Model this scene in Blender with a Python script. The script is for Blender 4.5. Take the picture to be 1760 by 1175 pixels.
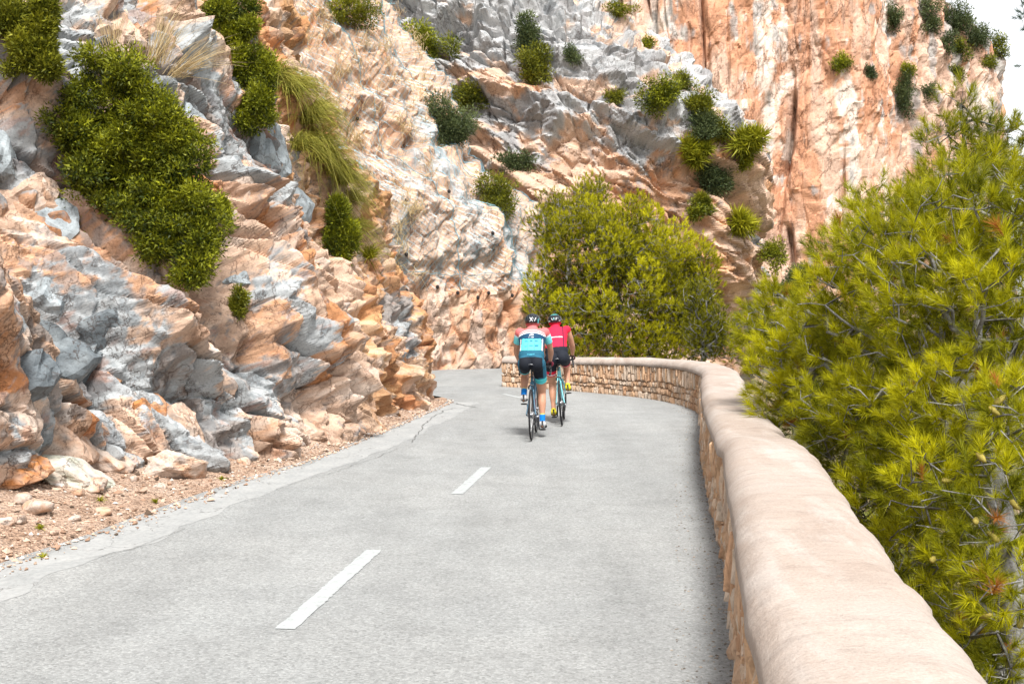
import bpy, bmesh, math, random
import numpy as np
from mathutils import Vector, Matrix

for _o in list(bpy.data.objects):
    bpy.data.objects.remove(_o)
scene = bpy.context.scene
COL = scene.collection
R = math.radians

# ------------------------------------------------------------------ camera, sky, sun, exposure
CAM_Z, FPX, PITCH = 1.65, 1915.0, math.atan(47.5 / 1915.0)   # focal length in photo pixels (photo is 1760 wide)
cam_d = bpy.data.cameras.new('camera')
cam_d.sensor_width = 36.0
cam_d.lens = 36.0 * FPX / 1760.0
cam_d.clip_start, cam_d.clip_end = 0.05, 6000.0
cam = bpy.data.objects.new('camera', cam_d)
cam.location = (0, 0, CAM_Z)
cam.rotation_euler = (math.pi / 2 - PITCH, 0, 0)
COL.objects.link(cam)
scene.camera = cam

SUN_DIR = Vector((0.08, -0.64, 0.95)).normalized()          # towards the veiled sun: behind the camera, a little right, high
world = bpy.data.worlds.new('World')
scene.world = world
world.use_nodes = True
wn = world.node_tree.nodes
wn.clear()
w_out = wn.new('ShaderNodeOutputWorld')
w_bg = wn.new('ShaderNodeBackground')
w_sky = wn.new('ShaderNodeTexSky')
w_sky.sky_type = 'NISHITA'
w_sky.sun_disc = False
w_sky.sun_elevation = math.asin(SUN_DIR.z)
w_sky.sun_rotation = math.atan2(SUN_DIR.x, SUN_DIR.y)
w_sky.dust_density = 1.2
w_sky.air_density = 1.0
w_hsv = wn.new('ShaderNodeHueSaturation')                    # thin white cloud: a paler sky all round
w_hsv.inputs['Saturation'].default_value = 0.1
w_hsv.inputs['Value'].default_value = 1.25
world.node_tree.links.new(w_sky.outputs['Color'], w_hsv.inputs['Color'])
world.node_tree.links.new(w_hsv.outputs['Color'], w_bg.inputs['Color'])
w_bg.inputs['Strength'].default_value = 0.10
world.node_tree.links.new(w_bg.outputs['Background'], w_out.inputs['Surface'])

sun_d = bpy.data.lights.new('sun', 'SUN')
sun_d.energy = 3.0
sun_d.angle = R(14)
sun_d.color = (1.0, 0.97, 0.93)
sun = bpy.data.objects.new('sun', sun_d)
sun.rotation_euler = (-SUN_DIR).to_track_quat('-Z', 'Y').to_euler()
COL.objects.link(sun)

scene.view_settings.view_transform = 'Standard'
scene.view_settings.look = 'None'
scene.view_settings.gamma = 1.0
scene.view_settings.use_curve_mapping = False
scene.view_settings.exposure = 1.18
scene.render.engine = 'CYCLES'
scene.cycles.max_bounces = 6
scene.cycles.diffuse_bounces = 3
scene.cycles.transparent_max_bounces = 4
scene.cycles.use_denoising = True

# ------------------------------------------------------------------ helpers
CP, SP_ = math.cos(PITCH), math.sin(PITCH)


def at(px, py, depth):
    """World point seen at photo pixel (px, py) at distance depth along +Y."""
    a, b = (px - 880.0) / FPX, (587.5 - py) / FPX
    ry, rz = CP + b * SP_, -SP_ + b * CP
    k = depth / ry
    return np.array((a * k, depth, CAM_Z + rz * k))


def to_px(V):
    """Photo pixel and depth for an (n, 3) array of world points."""
    x, y, z = V[:, 0], V[:, 1], V[:, 2] - CAM_Z
    d = y * CP - z * SP_
    u = y * SP_ + z * CP
    d = np.where(d < 0.05, 0.05, d)
    return 880.0 + FPX * x / d, 587.5 - FPX * u / d, d


def link(o, parent=None):
    COL.objects.link(o)
    if parent is not None:
        o.parent = parent
    return o


def tag(o, label=None, cat=None, group=None, kind=None):
    for k, v in (('label', label), ('category', cat), ('group', group), ('kind', kind)):
        if v:
            o[k] = v
    return o


def empty(name, loc, label, cat, group=None):
    o = bpy.data.objects.new(name, None)
    o.location = loc
    o.empty_display_size = 0.1
    return tag(link(o), label, cat, group)


def mesh_np(name, V, F, col=None, smooth=False):
    """Mesh from numpy: V (n,3), F (m,k) all faces of k corners, col (n,3) vertex colours."""
    V = np.ascontiguousarray(V, dtype=np.float32)
    F = np.ascontiguousarray(F, dtype=np.int32)
    me = bpy.data.meshes.new(name)
    m, k = F.shape
    me.vertices.add(len(V))
    me.vertices.foreach_set('co', V.ravel())
    me.loops.add(m * k)
    me.loops.foreach_set('vertex_index', F.ravel())
    me.polygons.add(m)
    me.polygons.foreach_set('loop_start', np.arange(0, m * k, k, dtype=np.int32))
    me.polygons.foreach_set('loop_total', np.full(m, k, dtype=np.int32))
    me.update(calc_edges=True)
    me.polygons.foreach_set('use_smooth', np.full(m, smooth, dtype=bool))
    if col is not None:
        a = me.color_attributes.new('Col', 'FLOAT_COLOR', 'POINT')
        c = np.ones((len(V), 4), dtype=np.float32)
        c[:, :3] = col
        a.data.foreach_set('color', c.ravel())
    return me


def obj_np(name, V, F, mat, parent=None, col=None, smooth=False):
    me = mesh_np(name, V, F, col, smooth)
    me.materials.append(mat)
    return link(bpy.data.objects.new(name, me), parent)


def obj_bm(name, bm, mat, parent=None, smooth=False):
    me = bpy.data.meshes.new(name)
    bm.to_mesh(me)
    bm.free()
    for p in me.polygons:
        p.use_smooth = smooth
    if mat is not None:
        me.materials.append(mat)
    return link(bpy.data.objects.new(name, me), parent)


# ---- numpy noise
_rng = np.random.default_rng(7)
RT = _rng.random((65536, 4)).astype(np.float32)


def _hash(i, j, k, seed):
    return ((i * 73856093) ^ (j * 19349663) ^ (k * 83492791) ^ (seed * 2654435 + 101)) & 65535


def vnoise(x, y, z, seed=0):
    x, y, z = (np.asarray(a, dtype=np.float32) for a in (x, y, z))
    i, j, k = (np.floor(a).astype(np.int64) for a in (x, y, z))
    fx, fy, fz = x - i, y - j, z - k
    fx, fy, fz = (f * f * f * (f * (f * 6 - 15) + 10) for f in (fx, fy, fz))
    r = 0
    for a in (0, 1):
        wa = fx if a else 1 - fx
        for b in (0, 1):
            wb = fy if b else 1 - fy
            for c in (0, 1):
                wc = fz if c else 1 - fz
                r = r + wa * wb * wc * RT[_hash(i + a, j + b, k + c, seed), 0]
    return r * 2 - 1


def fbm(x, y, z, octaves=4, seed=0, gain=0.5):
    r, a, n = 0, 1.0, 0.0
    for o in range(octaves):
        r = r + a * vnoise(x * 2 ** o, y * 2 ** o, z * 2 ** o, seed + o * 17)
        n += a
        a *= gain
    return r / n


def rot2(s, t, ang, sx, sy):
    c, n = math.cos(ang), math.sin(ang)
    return (s * c + t * n) / sx, (-s * n + t * c) / sy


def sstep(x, a, b):
    t = np.clip((x - a) / (b - a), 0, 1)
    return t * t * (3 - 2 * t)


def blocks(s, t, ang, sx, sy, seed, tilt=0.6, crack=0.5, cw=0.09, soft=0.05):
    """Fractured blocks: each cell is a tilted facet at its own height, joined by short steep steps; cracks between.
    Returns height (about -1..1), crack mask, cell hash."""
    a, b = rot2(s, t, ang, sx, sy)
    a, b = a.astype(np.float32), b.astype(np.float32)
    i, j = np.floor(a).astype(np.int64), np.floor(b).astype(np.int64)
    d1 = np.full(a.shape, 9.0, np.float32)
    d2 = d1.copy()
    hid = np.zeros(a.shape, np.int64)
    cells = []
    for p in (-1, 0, 1):
        for q in (-1, 0, 1):
            h = _hash(i + p, j + q, 0, seed)
            dx, dy = a - (i + p + RT[h, 0]), b - (j + q + RT[h, 1])
            d = np.sqrt(dx * dx + dy * dy)
            near = d < d1
            d2 = np.where(near, d1, np.minimum(d2, d))
            d1 = np.where(near, d, d1)
            hid = np.where(near, h, hid)
            g1, g2 = RT[h, 3] * 2 - 1, RT[(h * 7 + 13) & 65535, 2] * 2 - 1
            cells.append((d, RT[h, 2] * 2 - 1 + 2 * tilt * (g1 * dx + g2 * dy)))
    num, den = 0, 0
    for d, v in cells:
        w = np.exp(-np.minimum((d - d1) / soft, 30))
        num, den = num + w * v, den + w
    ck = np.exp(-((d2 - d1) / cw) ** 2)
    return num / den - crack * ck, ck, hid


def facets(s, t, ang, sx, sy, seed):
    """Continuous chiselled relief: flat triangular facets with sharp creases (-1..1)."""
    a, b = rot2(s, t, ang, sx, sy)
    k = (a + b) * 0.3660254
    x, y = a + k, b + k
    i, j = np.floor(x).astype(np.int64), np.floor(y).astype(np.int64)
    fx, fy = (x - i).astype(np.float32), (y - j).astype(np.float32)
    up = fx > fy
    h0 = RT[_hash(i, j, 0, seed), 2]
    h1 = RT[_hash(i + up, j + ~up, 0, seed), 2]
    h2 = RT[_hash(i + 1, j + 1, 0, seed), 2]
    hi, lo = np.maximum(fx, fy), np.minimum(fx, fy)
    return (h0 * (1 - hi) + h1 * (hi - lo) + h2 * lo) * 2 - 1


def curve_pts(pts, n_per=40):
    """Catmull-Rom through 2-D or 3-D points, dense."""
    P = np.array(pts, dtype=float)
    P = np.vstack([2 * P[0] - P[1], P, 2 * P[-1] - P[-2]])
    out = []
    tt = np.linspace(0, 1, n_per, endpoint=False)[:, None]
    for i in range(1, len(P) - 2):
        a, b, c, d = P[i - 1], P[i], P[i + 1], P[i + 2]
        out.append(0.5 * ((2 * b) + (-a + c) * tt + (2 * a - 5 * b + 4 * c - d) * tt ** 2 + (-a + 3 * b - 3 * c + d) * tt ** 3))
    out.append(P[-2][None])
    return np.vstack(out)


def resample(C, s_new):
    d = np.r_[0, np.cumsum(np.linalg.norm(np.diff(C, axis=0), axis=1))]
    return np.stack([np.interp(s_new, d, C[:, k]) for k in range(C.shape[1])], axis=1)


def arclen(C):
    return float(np.linalg.norm(np.diff(C, axis=0), axis=1).sum())


def tube(path, rad, sides=6):
    """Verts and quads of a tube along a path (n,3) with radii (n,)."""
    P = np.asarray(path, float)
    n = len(P)
    T = np.gradient(P, axis=0)
    T /= np.linalg.norm(T, axis=1)[:, None] + 1e-9
    up = np.array((0.31, 0.22, 0.92))
    A = np.cross(T, up)
    A /= np.linalg.norm(A, axis=1)[:, None] + 1e-9
    B = np.cross(T, A)
    an = np.arange(sides) / sides * 2 * math.pi
    V = P[:, None] + (np.cos(an)[None, :, None] * A[:, None] + np.sin(an)[None, :, None] * B[:, None]) * np.asarray(rad, float)[:, None, None]
    F = []
    for i in range(n - 1):
        for k in range(sides):
            k2 = (k + 1) % sides
            F.append((i * sides + k, i * sides + k2, (i + 1) * sides + k2, (i + 1) * sides + k))
    return V.reshape(-1, 3), np.array(F, dtype=np.int64)


class Soup:
    """Collects vertex/quad arrays into one mesh."""
    def __init__(self):
        self.V, self.F, self.C, self.n = [], [], [], 0

    def add(self, V, F, c=None):
        V = np.asarray(V, float)
        self.V.append(V)
        self.F.append(np.asarray(F) + self.n)
        if c is not None:
            self.C.append(np.broadcast_to(np.asarray(c, float), V.shape))
        self.n += len(V)

    def obj(self, name, mat, parent=None, smooth=False):
        return obj_np(name, np.vstack(self.V), np.vstack(self.F), mat, parent, np.vstack(self.C) if self.C else None, smooth)


# ------------------------------------------------------------------ materials
class NT:
    def __init__(self, name):
        self.m = bpy.data.materials.new(name)
        self.m.use_nodes = True
        self.t = self.m.node_tree
        self.b = self.t.nodes['Principled BSDF']
        self.out = self.t.nodes['Material Output']

    def n(self, typ, **kw):
        nd = self.t.nodes.new(typ)
        for k, v in kw.items():
            if k in nd.inputs.keys():
                nd.inputs[k].default_value = v
            else:
                setattr(nd, k, v)
        return nd

    def l(self, a, b):
        self.t.links.new(a, b)

    def geo(self):
        return self.n('ShaderNodeNewGeometry').outputs['Position']

    def noise(self, scale, detail=4.0, rough=0.6, vec=None, stretch=None):
        nd = self.n('ShaderNodeTexNoise', Scale=scale, Detail=detail, Roughness=rough)
        v = vec if vec is not None else self.geo()
        if stretch:
            mp = self.n('ShaderNodeMapping')
            mp.inputs['Scale'].default_value = stretch
            self.l(v, mp.inputs['Vector'])
            v = mp.outputs['Vector']
        self.l(v, nd.inputs['Vector'])
        return nd.outputs['Fac']

    def vor(self, scale, feature='F1', vec=None):
        nd = self.n('ShaderNodeTexVoronoi', Scale=scale)
        nd.feature = feature
        self.l(vec if vec is not None else self.geo(), nd.inputs['Vector'])
        return nd

    def ramp(self, fac, stops):
        nd = self.n('ShaderNodeValToRGB')
        el = nd.color_ramp.elements
        while len(el) < len(stops):
            el.new(0.5)
        for e, (p, c) in zip(el, stops):
            e.position = p
            e.color = (c[0], c[1], c[2], 1) if not isinstance(c, (int, float)) else (c, c, c, 1)
        self.l(fac, nd.inputs['Fac'])
        return nd.outputs['Color']

    def mix(self, fac, a, b, mode='MIX'):
        nd = self.n('ShaderNodeMixRGB', blend_type=mode)
        for k, v in (('Fac', fac), ('Color1', a), ('Color2', b)):
            if hasattr(v, 'is_linked'):
                self.l(v, nd.inputs[k])
            elif isinstance(v, (int, float)):
                nd.inputs[k].default_value = v if k == 'Fac' else (v, v, v, 1)
            else:
                nd.inputs[k].default_value = (v[0], v[1], v[2], 1)
        return nd.outputs['Color']

    def math(self, op, a, b=0.0):
        nd = self.n('ShaderNodeMath', operation=op)
        for k, v in ((0, a), (1, b)):
            if hasattr(v, 'is_linked'):
                self.l(v, nd.inputs[k])
            else:
                nd.inputs[k].default_value = v
        return nd.outputs[0]

    def attr(self, name='Col'):
        return self.n('ShaderNodeAttribute', attribute_name=name).outputs['Color']

    def bump(self, h, strength, dist):
        nd = self.n('ShaderNodeBump', Strength=strength, Distance=dist)
        self.l(h, nd.inputs['Height'])
        return nd.outputs['Normal']

    def done(self, color=None, rough=0.8, normal=None, spec=0.3, metal=0.0):
        if color is not None:
            if hasattr(color, 'is_linked'):
                self.l(color, self.b.inputs['Base Color'])
            else:
                self.b.inputs['Base Color'].default_value = (color[0], color[1], color[2], 1)
        if hasattr(rough, 'is_linked'):
            self.l(rough, self.b.inputs['Roughness'])
        else:
            self.b.inputs['Roughness'].default_value = rough
        self.b.inputs['Specular IOR Level'].default_value = spec
        self.b.inputs['Metallic'].default_value = metal
        if normal is not None:
            self.l(normal, self.b.inputs['Normal'])
        return self.m


def plain(name, c, rough=0.6, spec=0.3, metal=0.0, var=0.08, scale=30.0):
    t = NT(name)
    v = t.noise(scale, 3)
    return t.done(t.mix(1.0, c, t.ramp(v, ((0.3, 1 - var), (0.7, 1 + var))), 'MULTIPLY'), rough, None, spec, metal)


def rock_mat(name, fine, bump_d, veins=0.0):
    t = NT(name)
    c = t.attr()
    n1 = t.noise(fine, 6, 0.75)
    n2 = t.noise(fine * 7, 3, 0.7)
    v = t.ramp(n1, ((0.27, 0.52), (0.40, 0.90), (0.6, 1.04), (0.75, 1.14)))
    w = t.ramp(n2, ((0.28, 0.55), (0.42, 0.92), (0.55, 1.0), (0.72, 1.12)))
    k = t.mix(1.0, t.mix(1.0, c, v, 'MULTIPLY'), w, 'MULTIPLY')
    h = t.math('ADD', n1, t.math('MULTIPLY', n2, 0.3))
    if veins:                                             # thin broken fissures, steeper than they are long
        vn = t.noise(fine * 0.42, 7, 0.62, None, (1.0, 1.0, 0.55))
        ln = t.ramp(vn, ((0.489, 0.0), (0.498, 1.0), (0.502, 1.0), (0.511, 0.0)))
        vn2 = t.noise(fine * 0.55, 6, 0.62, None, (0.6, 0.6, 1.3))
        ln2 = t.ramp(vn2, ((0.443, 0.0), (0.449, 1.0), (0.451, 1.0), (0.457, 0.0)))
        brk = t.ramp(t.noise(fine * 0.3, 4), ((0.40, 0.0), (0.54, 1.0)))
        cut = t.math('MULTIPLY', t.math('MAXIMUM', ln, ln2), brk)
        k = t.mix(t.math('MULTIPLY', cut, veins), k, (0.075, 0.045, 0.032))
        h = t.math('SUBTRACT', h, t.math('MULTIPLY', cut, 0.8))
    return t.done(k, 0.92, t.bump(h, 0.6, bump_d), 0.12)


M = {}
M['rock_near'] = rock_mat('rock_near', 6.0, 0.022, 0.62)
M['rock_mid'] = rock_mat('rock_mid', 2.6, 0.05, 0.6)
M['rock_far'] = rock_mat('rock_far', 0.6, 0.25, 0.6)


def leaf_mat(name, trans=0.25, rough=0.55):
    t = NT(name)
    c = t.attr()
    t.done(c, rough, None, 0.25)
    tr = t.n('ShaderNodeBsdfTranslucent')
    t.l(c, tr.inputs['Color'])
    mx = t.n('ShaderNodeMixShader')
    mx.inputs[0].default_value = trans
    t.l(t.b.outputs[0], mx.inputs[1])
    t.l(tr.outputs[0], mx.inputs[2])
    t.l(mx.outputs[0], t.out.inputs['Surface'])
    return t.m


M['leaf'] = leaf_mat('leaf')
M['needle'] = leaf_mat('needle', 0.42)
M['straw'] = leaf_mat('straw', 0.3)


def bark_mat(name, a, b):
    t = NT(name)
    n = t.noise(40, 6, 0.7)
    k = t.ramp(n, ((0.3, a), (0.7, b)))
    return t.done(k, 0.9, t.bump(t.noise(60, 5), 0.8, 0.01), 0.15)


M['bark'] = bark_mat('bark', (0.09, 0.08, 0.075), (0.30, 0.30, 0.29))
M['twig'] = bark_mat('twig', (0.10, 0.085, 0.07), (0.30, 0.28, 0.26))

# ------------------------------------------------------------------ curves of the place (metres)
WALL_FACE = curve_pts([(0.02, -4.0), (0.22, 0.0), (0.62, 2.6), (1.01, 4.97), (1.43, 7.5), (1.90, 10.9), (2.46, 14.4), (2.98, 17.4), (3.12, 18.9),
                       (3.02, 20.4), (2.55, 22.0), (1.5, 23.7), (0.6, 24.75), (-0.24, 25.4)], 30)
WALL_L = arclen(WALL_FACE)
ROAD_LEFT = curve_pts([(-4.6, -4.0), (-4.2, 2.0), (-3.72, 5.5), (-3.39, 7.4), (-3.18, 8.36), (-3.03, 9.4), (-2.72, 11.05), (-2.33, 12.6), (-1.93, 15.2),
                       (-1.40, 19.3), (-1.25, 20.8), (-1.45, 22.3), (-2.6, 24.0), (-5.0, 25.6), (-10.0, 27.0)], 20)

# ------------------------------------------------------------------ ground sheet, sea
def ground_z(x, y):
    """Level road bench, falling away to the sea on the outer side of the wall."""
    xw = np.interp(y, [-60, 0, 4.97, 10.9, 17.4, 18.9, 30, 34, 45, 70, 150, 400], [-6, 0.8, 1.6, 2.5, 3.6, 3.8, 3.5, 1.5, 3.0, 10, 25, 60])
    yw = np.interp(x, [-40, -0.2, 1.5, 3.0, 3.6, 60], [60, 26.0, 24.4, 22.2, 19, -40])
    d = x - xw                                             # how far outside
    fall = -1.0 * np.clip(d, 0, 26) ** 1.02
    behind = np.clip(y - yw, 0, 6)                         # ground beyond the bend of the wall
    fall = np.minimum(fall, np.where((x > -0.2) & (y < 33), -0.55 * behind, 0))
    rise = np.clip((y - 60) / 90.0, 0, 1) * 26.0
    return fall - 0.05 + rise * np.clip(d / 20.0, 0, 1)


gx = np.r_[-3000, -800, -200, -60, np.linspace(-20, 20, 90), np.linspace(22, 110, 45), 200, 800, 3000]
gy = np.r_[-3000, -800, -200, -60, -20, np.linspace(-8, 42, 110), np.linspace(44, 190, 60), 300, 800, 3000]
GX, GY = np.meshgrid(gx, gy, indexing='ij')
GZ = ground_z(GX, GY)
off = sstep(np.hypot(GX, GY), 120, 700)
GZ = np.where(GZ < -0.06, GZ + 0.35 * fbm(GX * 0.5, GY * 0.5, GX * 0, 4, 3), GZ)
GZ = GZ * (1 - off) + np.where(GX > 0, -32.0, -0.05) * off
nx, ny = GX.shape
ii = np.arange(nx * ny).reshape(nx, ny)
GF = np.stack([ii[:-1, :-1], ii[1:, :-1], ii[1:, 1:], ii[:-1, 1:]], -1).reshape(-1, 4)
t = NT('earth')
n = t.noise(1.2, 8, 0.65)
k = t.ramp(n, ((0.3, (0.10, 0.075, 0.05)), (0.5, (0.22, 0.16, 0.10)), (0.7, (0.34, 0.26, 0.18))))
k = t.mix(t.ramp(t.noise(0.7, 7, 0.7), ((0.42, 0.0), (0.55, 0.85))), k, (0.085, 0.095, 0.03))
M['earth'] = t.done(k, 0.95, t.bump(t.noise(9, 8, 0.7), 0.8, 0.06), 0.1)
ground = tag(obj_np('ground', np.stack([GX, GY, GZ], -1).reshape(-1, 3), GF, M['earth'], None, None, True), kind='structure')

t = NT('sea_water')
n = t.noise(0.4, 6, 0.6)
M['sea'] = t.done((0.02, 0.07, 0.09), 0.15, t.bump(n, 0.3, 0.4), 0.5)
tag(obj_np('sea', np.array([(-10, -3000, -31.0), (4000, -3000, -31.0), (4000, 4000, -31.0), (-10, 4000, -31.0)]), np.array([(0, 1, 2, 3)]), M['sea']), kind='structure')

# ------------------------------------------------------------------ road
t = NT('asphalt')
big = t.noise(0.35, 5, 0.6)
mid = t.noise(2.2, 6, 0.65)
agg = t.vor(70.0)
agg2 = t.vor(150.0)
fine = t.noise(55, 5, 0.75)
long_ = t.noise(1.1, 4, 0.6, None, (1.6, 0.22, 1.0))
base = t.ramp(big, ((0.3, (0.256, 0.264, 0.262)), (0.7, (0.296, 0.300, 0.293))))
k = t.mix(1.0, base, t.ramp(mid, ((0.28, 0.86), (0.5, 1.0), (0.75, 1.08))), 'MULTIPLY')
k = t.mix(1.0, k, t.ramp(long_, ((0.3, 0.87), (0.7, 1.07))), 'MULTIPLY')
bw = t.n('ShaderNodeSeparateColor')
t.l(agg.outputs['Color'], bw.inputs['Color'])
k = t.mix(1.0, k, t.ramp(bw.outputs[0], ((0.0, 0.74), (0.22, 0.92), (0.7, 1.03), (1.0, 1.22))), 'MULTIPLY')
bw2 = t.n('ShaderNodeSeparateColor')
t.l(agg2.outputs['Color'], bw2.inputs['Color'])
k = t.mix(1.0, k, t.ramp(bw2.outputs[0], ((0.0, 0.9), (1.0, 1.08))), 'MULTIPLY')
k = t.mix(1.0, k, t.ramp(fine, ((0.3, 0.88), (0.6, 1.04))), 'MULTIPLY')
stn = t.noise(0.9, 6, 0.7)
k = t.mix(1.0, k, t.ramp(stn, ((0.26, 0.80), (0.36, 1.0))), 'MULTIPLY')
h = t.math('ADD', t.math('MULTIPLY', agg.outputs['Distance'], -0.8), fine)
M['asphalt'] = t.done(k, 0.85, t.bump(h, 0.6, 0.008), 0.25)

rl = resample(ROAD_LEFT, np.linspace(0, arclen(ROAD_LEFT), 120))
wf = resample(WALL_FACE, np.linspace(0, WALL_L, 120))
road_outline = [tuple(p) for p in rl] + [(-14, 28), (-14, 40), (3.0, 40), (1.0, 33), (-0.1, 27.5)] + [(p[0] + 0.03, p[1]) for p in wf[::-1]]
bm = bmesh.new()
bm.faces.new([bm.verts.new((x, y, 0.0)) for x, y in road_outline])
bmesh.ops.triangulate(bm, faces=bm.faces[:])
bmesh.ops.recalc_face_normals(bm, faces=bm.faces[:])
road = tag(obj_bm('road', bm, M['asphalt']), kind='structure')
if road.data.polygons[0].normal.z < 0:
    road.data.flip_normals()


def ribbon(name, C, w0, w1, z, mat, ragged=0.0, seed=0, step=0.06, bulge=0.0):
    """Flat strip along a plan curve between lateral offsets w0..w1 (right of travel is +)."""
    L = arclen(C)
    s = np.arange(0, L, step)
    P = resample(C, s)
    T = np.gradient(P, axis=0)
    T /= np.linalg.norm(T, axis=1)[:, None]
    N = np.stack([T[:, 1], -T[:, 0]], 1)
    r0 = ragged * fbm(s * 1.7, s * 0, s * 0, 5, seed) * 2
    r1 = ragged * fbm(s * 1.9, s * 0, s * 0 + 5, 5, seed + 3) * 2
    A, B = P + N * (w0 + r0)[:, None], P + N * (w1 + r1)[:, None]
    m = len(s)
    V = np.vstack([np.c_[A, np.full(m, z)], np.c_[B, np.full(m, z)]])
    i = np.arange(m - 1)
    F = np.stack([i, i + m, i + 1 + m, i + 1], 1)
    return obj_np(name, V, F, mat)


t = NT('old_concrete_strip')
n = t.noise(2.5, 6, 0.65)
n2 = t.noise(26, 5, 0.7)
k = t.ramp(n, ((0.25, (0.27, 0.278, 0.276)), (0.55, (0.33, 0.335, 0.33)), (0.8, (0.40, 0.40, 0.39))))
k = t.mix(1.0, k, t.ramp(n2, ((0.3, 0.8), (0.6, 1.06))), 'MULTIPLY')
wv = t.n('ShaderNodeVectorMath', operation='ADD')
nd = t.n('ShaderNodeTexNoise', Scale=3.0, Detail=5.0)
t.l(t.geo(), nd.inputs['Vector'])
t.l(t.geo(), wv.inputs[0])
t.l(nd.outputs['Color'], wv.inputs[1])
ve = t.vor(1.3, 'DISTANCE_TO_EDGE', wv.outputs[0])
cr = t.ramp(ve.outputs['Distance'], ((0.0, 0.0), (0.012, 1.0)))
k = t.mix(t.math('MULTIPLY', t.math('SUBTRACT', 1.0, cr), t.ramp(n, ((0.42, 0.0), (0.55, 0.8)))), k, (0.09, 0.085, 0.08))
M['strip'] = t.done(k, 0.9, t.bump(t.math('ADD', n2, cr), 0.5, 0.006), 0.15)
seg = ROAD_LEFT[(ROAD_LEFT[:, 1] > -3) & (ROAD_LEFT[:, 1] < 21.0)]
tag(ribbon('road_edge_strip', seg, 0.10, 0.60, 0.0015, M['strip'], 0.06, 5), 'pale old concrete strip along the rock side of the road', kind='structure')

# centre dashes
t = NT('road_paint')
n = t.noise(16, 6, 0.7)
n2 = t.noise(60, 4, 0.7)
k = t.ramp(n, ((0.30, (0.25, 0.26, 0.26)), (0.42, (0.35, 0.37, 0.37)), (0.7, (0.41, 0.43, 0.43))))
k = t.mix(1.0, k, t.ramp(n2, ((0.3, 0.86), (0.6, 1.04))), 'MULTIPLY')
M['paint'] = t.done(k, 0.7, t.bump(n2, 0.3, 0.003), 0.3)
DASH = [((460, 1081), (669, 945)), ((773, 849), (846, 803)), ((866, 677), (905, 686))]
for i, ((x0, y0), (x1, y1)) in enumerate(DASH):
    def g(px, py):
        q = at(px, py, 1.0)
        k_ = CAM_Z / (CAM_Z - q[2])
        return q[:2] * k_ + np.zeros(2)
    A, B = g(x0 + (30 if i == 0 else 12 if i == 1 else 0), y0), g(x1 - (26 if i == 0 else 10 if i == 1 else 0), y1)
    d = (B - A) / np.linalg.norm(B - A)
    nrm = np.array((d[1], -d[0]))
    bm = bmesh.new()
    m = 60
    rg = np.random.default_rng(50 + i)
    va, vb = [], []
    for q in range(m + 1):
        c = A + (B - A) * q / m
        w = 0.055 if i < 2 else 0.05
        va.append(bm.verts.new((*(c - nrm * (w + rg.normal(0, 0.0035))), 0.004)))
        vb.append(bm.verts.new((*(c + nrm * (w + rg.normal(0, 0.0035))), 0.004)))
    for q in range(m):
        if rg.random() < 0.0:
            continue
        bm.faces.new((va[q], vb[q], vb[q + 1], va[q + 1]))
    bmesh.ops.recalc_face_normals(bm, faces=bm.faces[:])
    o = obj_bm('road_marking', bm, M['paint'])
    if o.data.polygons[0].normal.z < 0:
        o.data.flip_normals()
    tag(o, ('long worn white centre dash at the front of the road', 'shorter white centre dash ahead of the long one, behind the cyclists',
            'faint far white line on the bend past the cyclists')[i], kind='structure')

# cracks and a dark joint across the road where the strip ends: thin tar-filled slots
M['tar'] = plain('tar', (0.13, 0.13, 0.125), 0.9)


def crack(pts, w, seed, label):
    C = curve_pts([np.array(p) for p in pts], 14)
    s = np.arange(0, arclen(C), 0.03)
    P = resample(C, s)
    T = np.gradient(P, axis=0)
    T /= np.linalg.norm(T, axis=1)[:, None] + 1e-9
    N = np.stack([T[:, 1], -T[:, 0]], 1)
    P = P + N * (fbm(s * 3, s * 0, s * 0, 4, seed) * 0.06)[:, None]
    ww = w * (0.35 + 0.9 * np.abs(fbm(s * 5, s * 0, s * 0 + 3, 3, seed))) * np.clip(np.minimum(s, s[-1] - s) / 0.2, 0.05, 1)
    m = len(s)
    V = np.vstack([np.c_[P - N * ww[:, None], np.full(m, 0.008)], np.c_[P + N * ww[:, None], np.full(m, 0.008)]])
    i = np.arange(m - 1)
    o = obj_np('road_crack', V, np.stack([i, i + m, i + 1 + m, i + 1], 1), M['tar'])
    return tag(o, label, kind='structure')


def g0(px, py):
    q = at(px, py, 1.0)
    return q[:2] * (CAM_Z / (CAM_Z - q[2]))


crack([g0(722, 687), g0(770, 691), g0(800, 697), g0(826, 701)], 0.02, 1, 'dark crack running out from the rock tip into the road')
crack([g0(826, 701), g0(770, 704), g0(730, 730), g0(706, 762)], 0.009, 2, 'thin crack along the inner edge of the concrete strip by the rock tip')
crack([g0(690, 768), g0(640, 790), g0(560, 815), g0(480, 838)], 0.004, 3, 'thin ragged crack along the middle of the concrete strip')
crack([g0(330, 905), g0(260, 930), g0(200, 950), g0(120, 965)], 0.004, 4, 'thin ragged crack in the concrete strip near the dirt verge')
crack([g0(1130, 853), g0(1170, 852), g0(1206, 853)], 0.006, 6, 'short straight crack across the road beside the stone wall')

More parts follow.
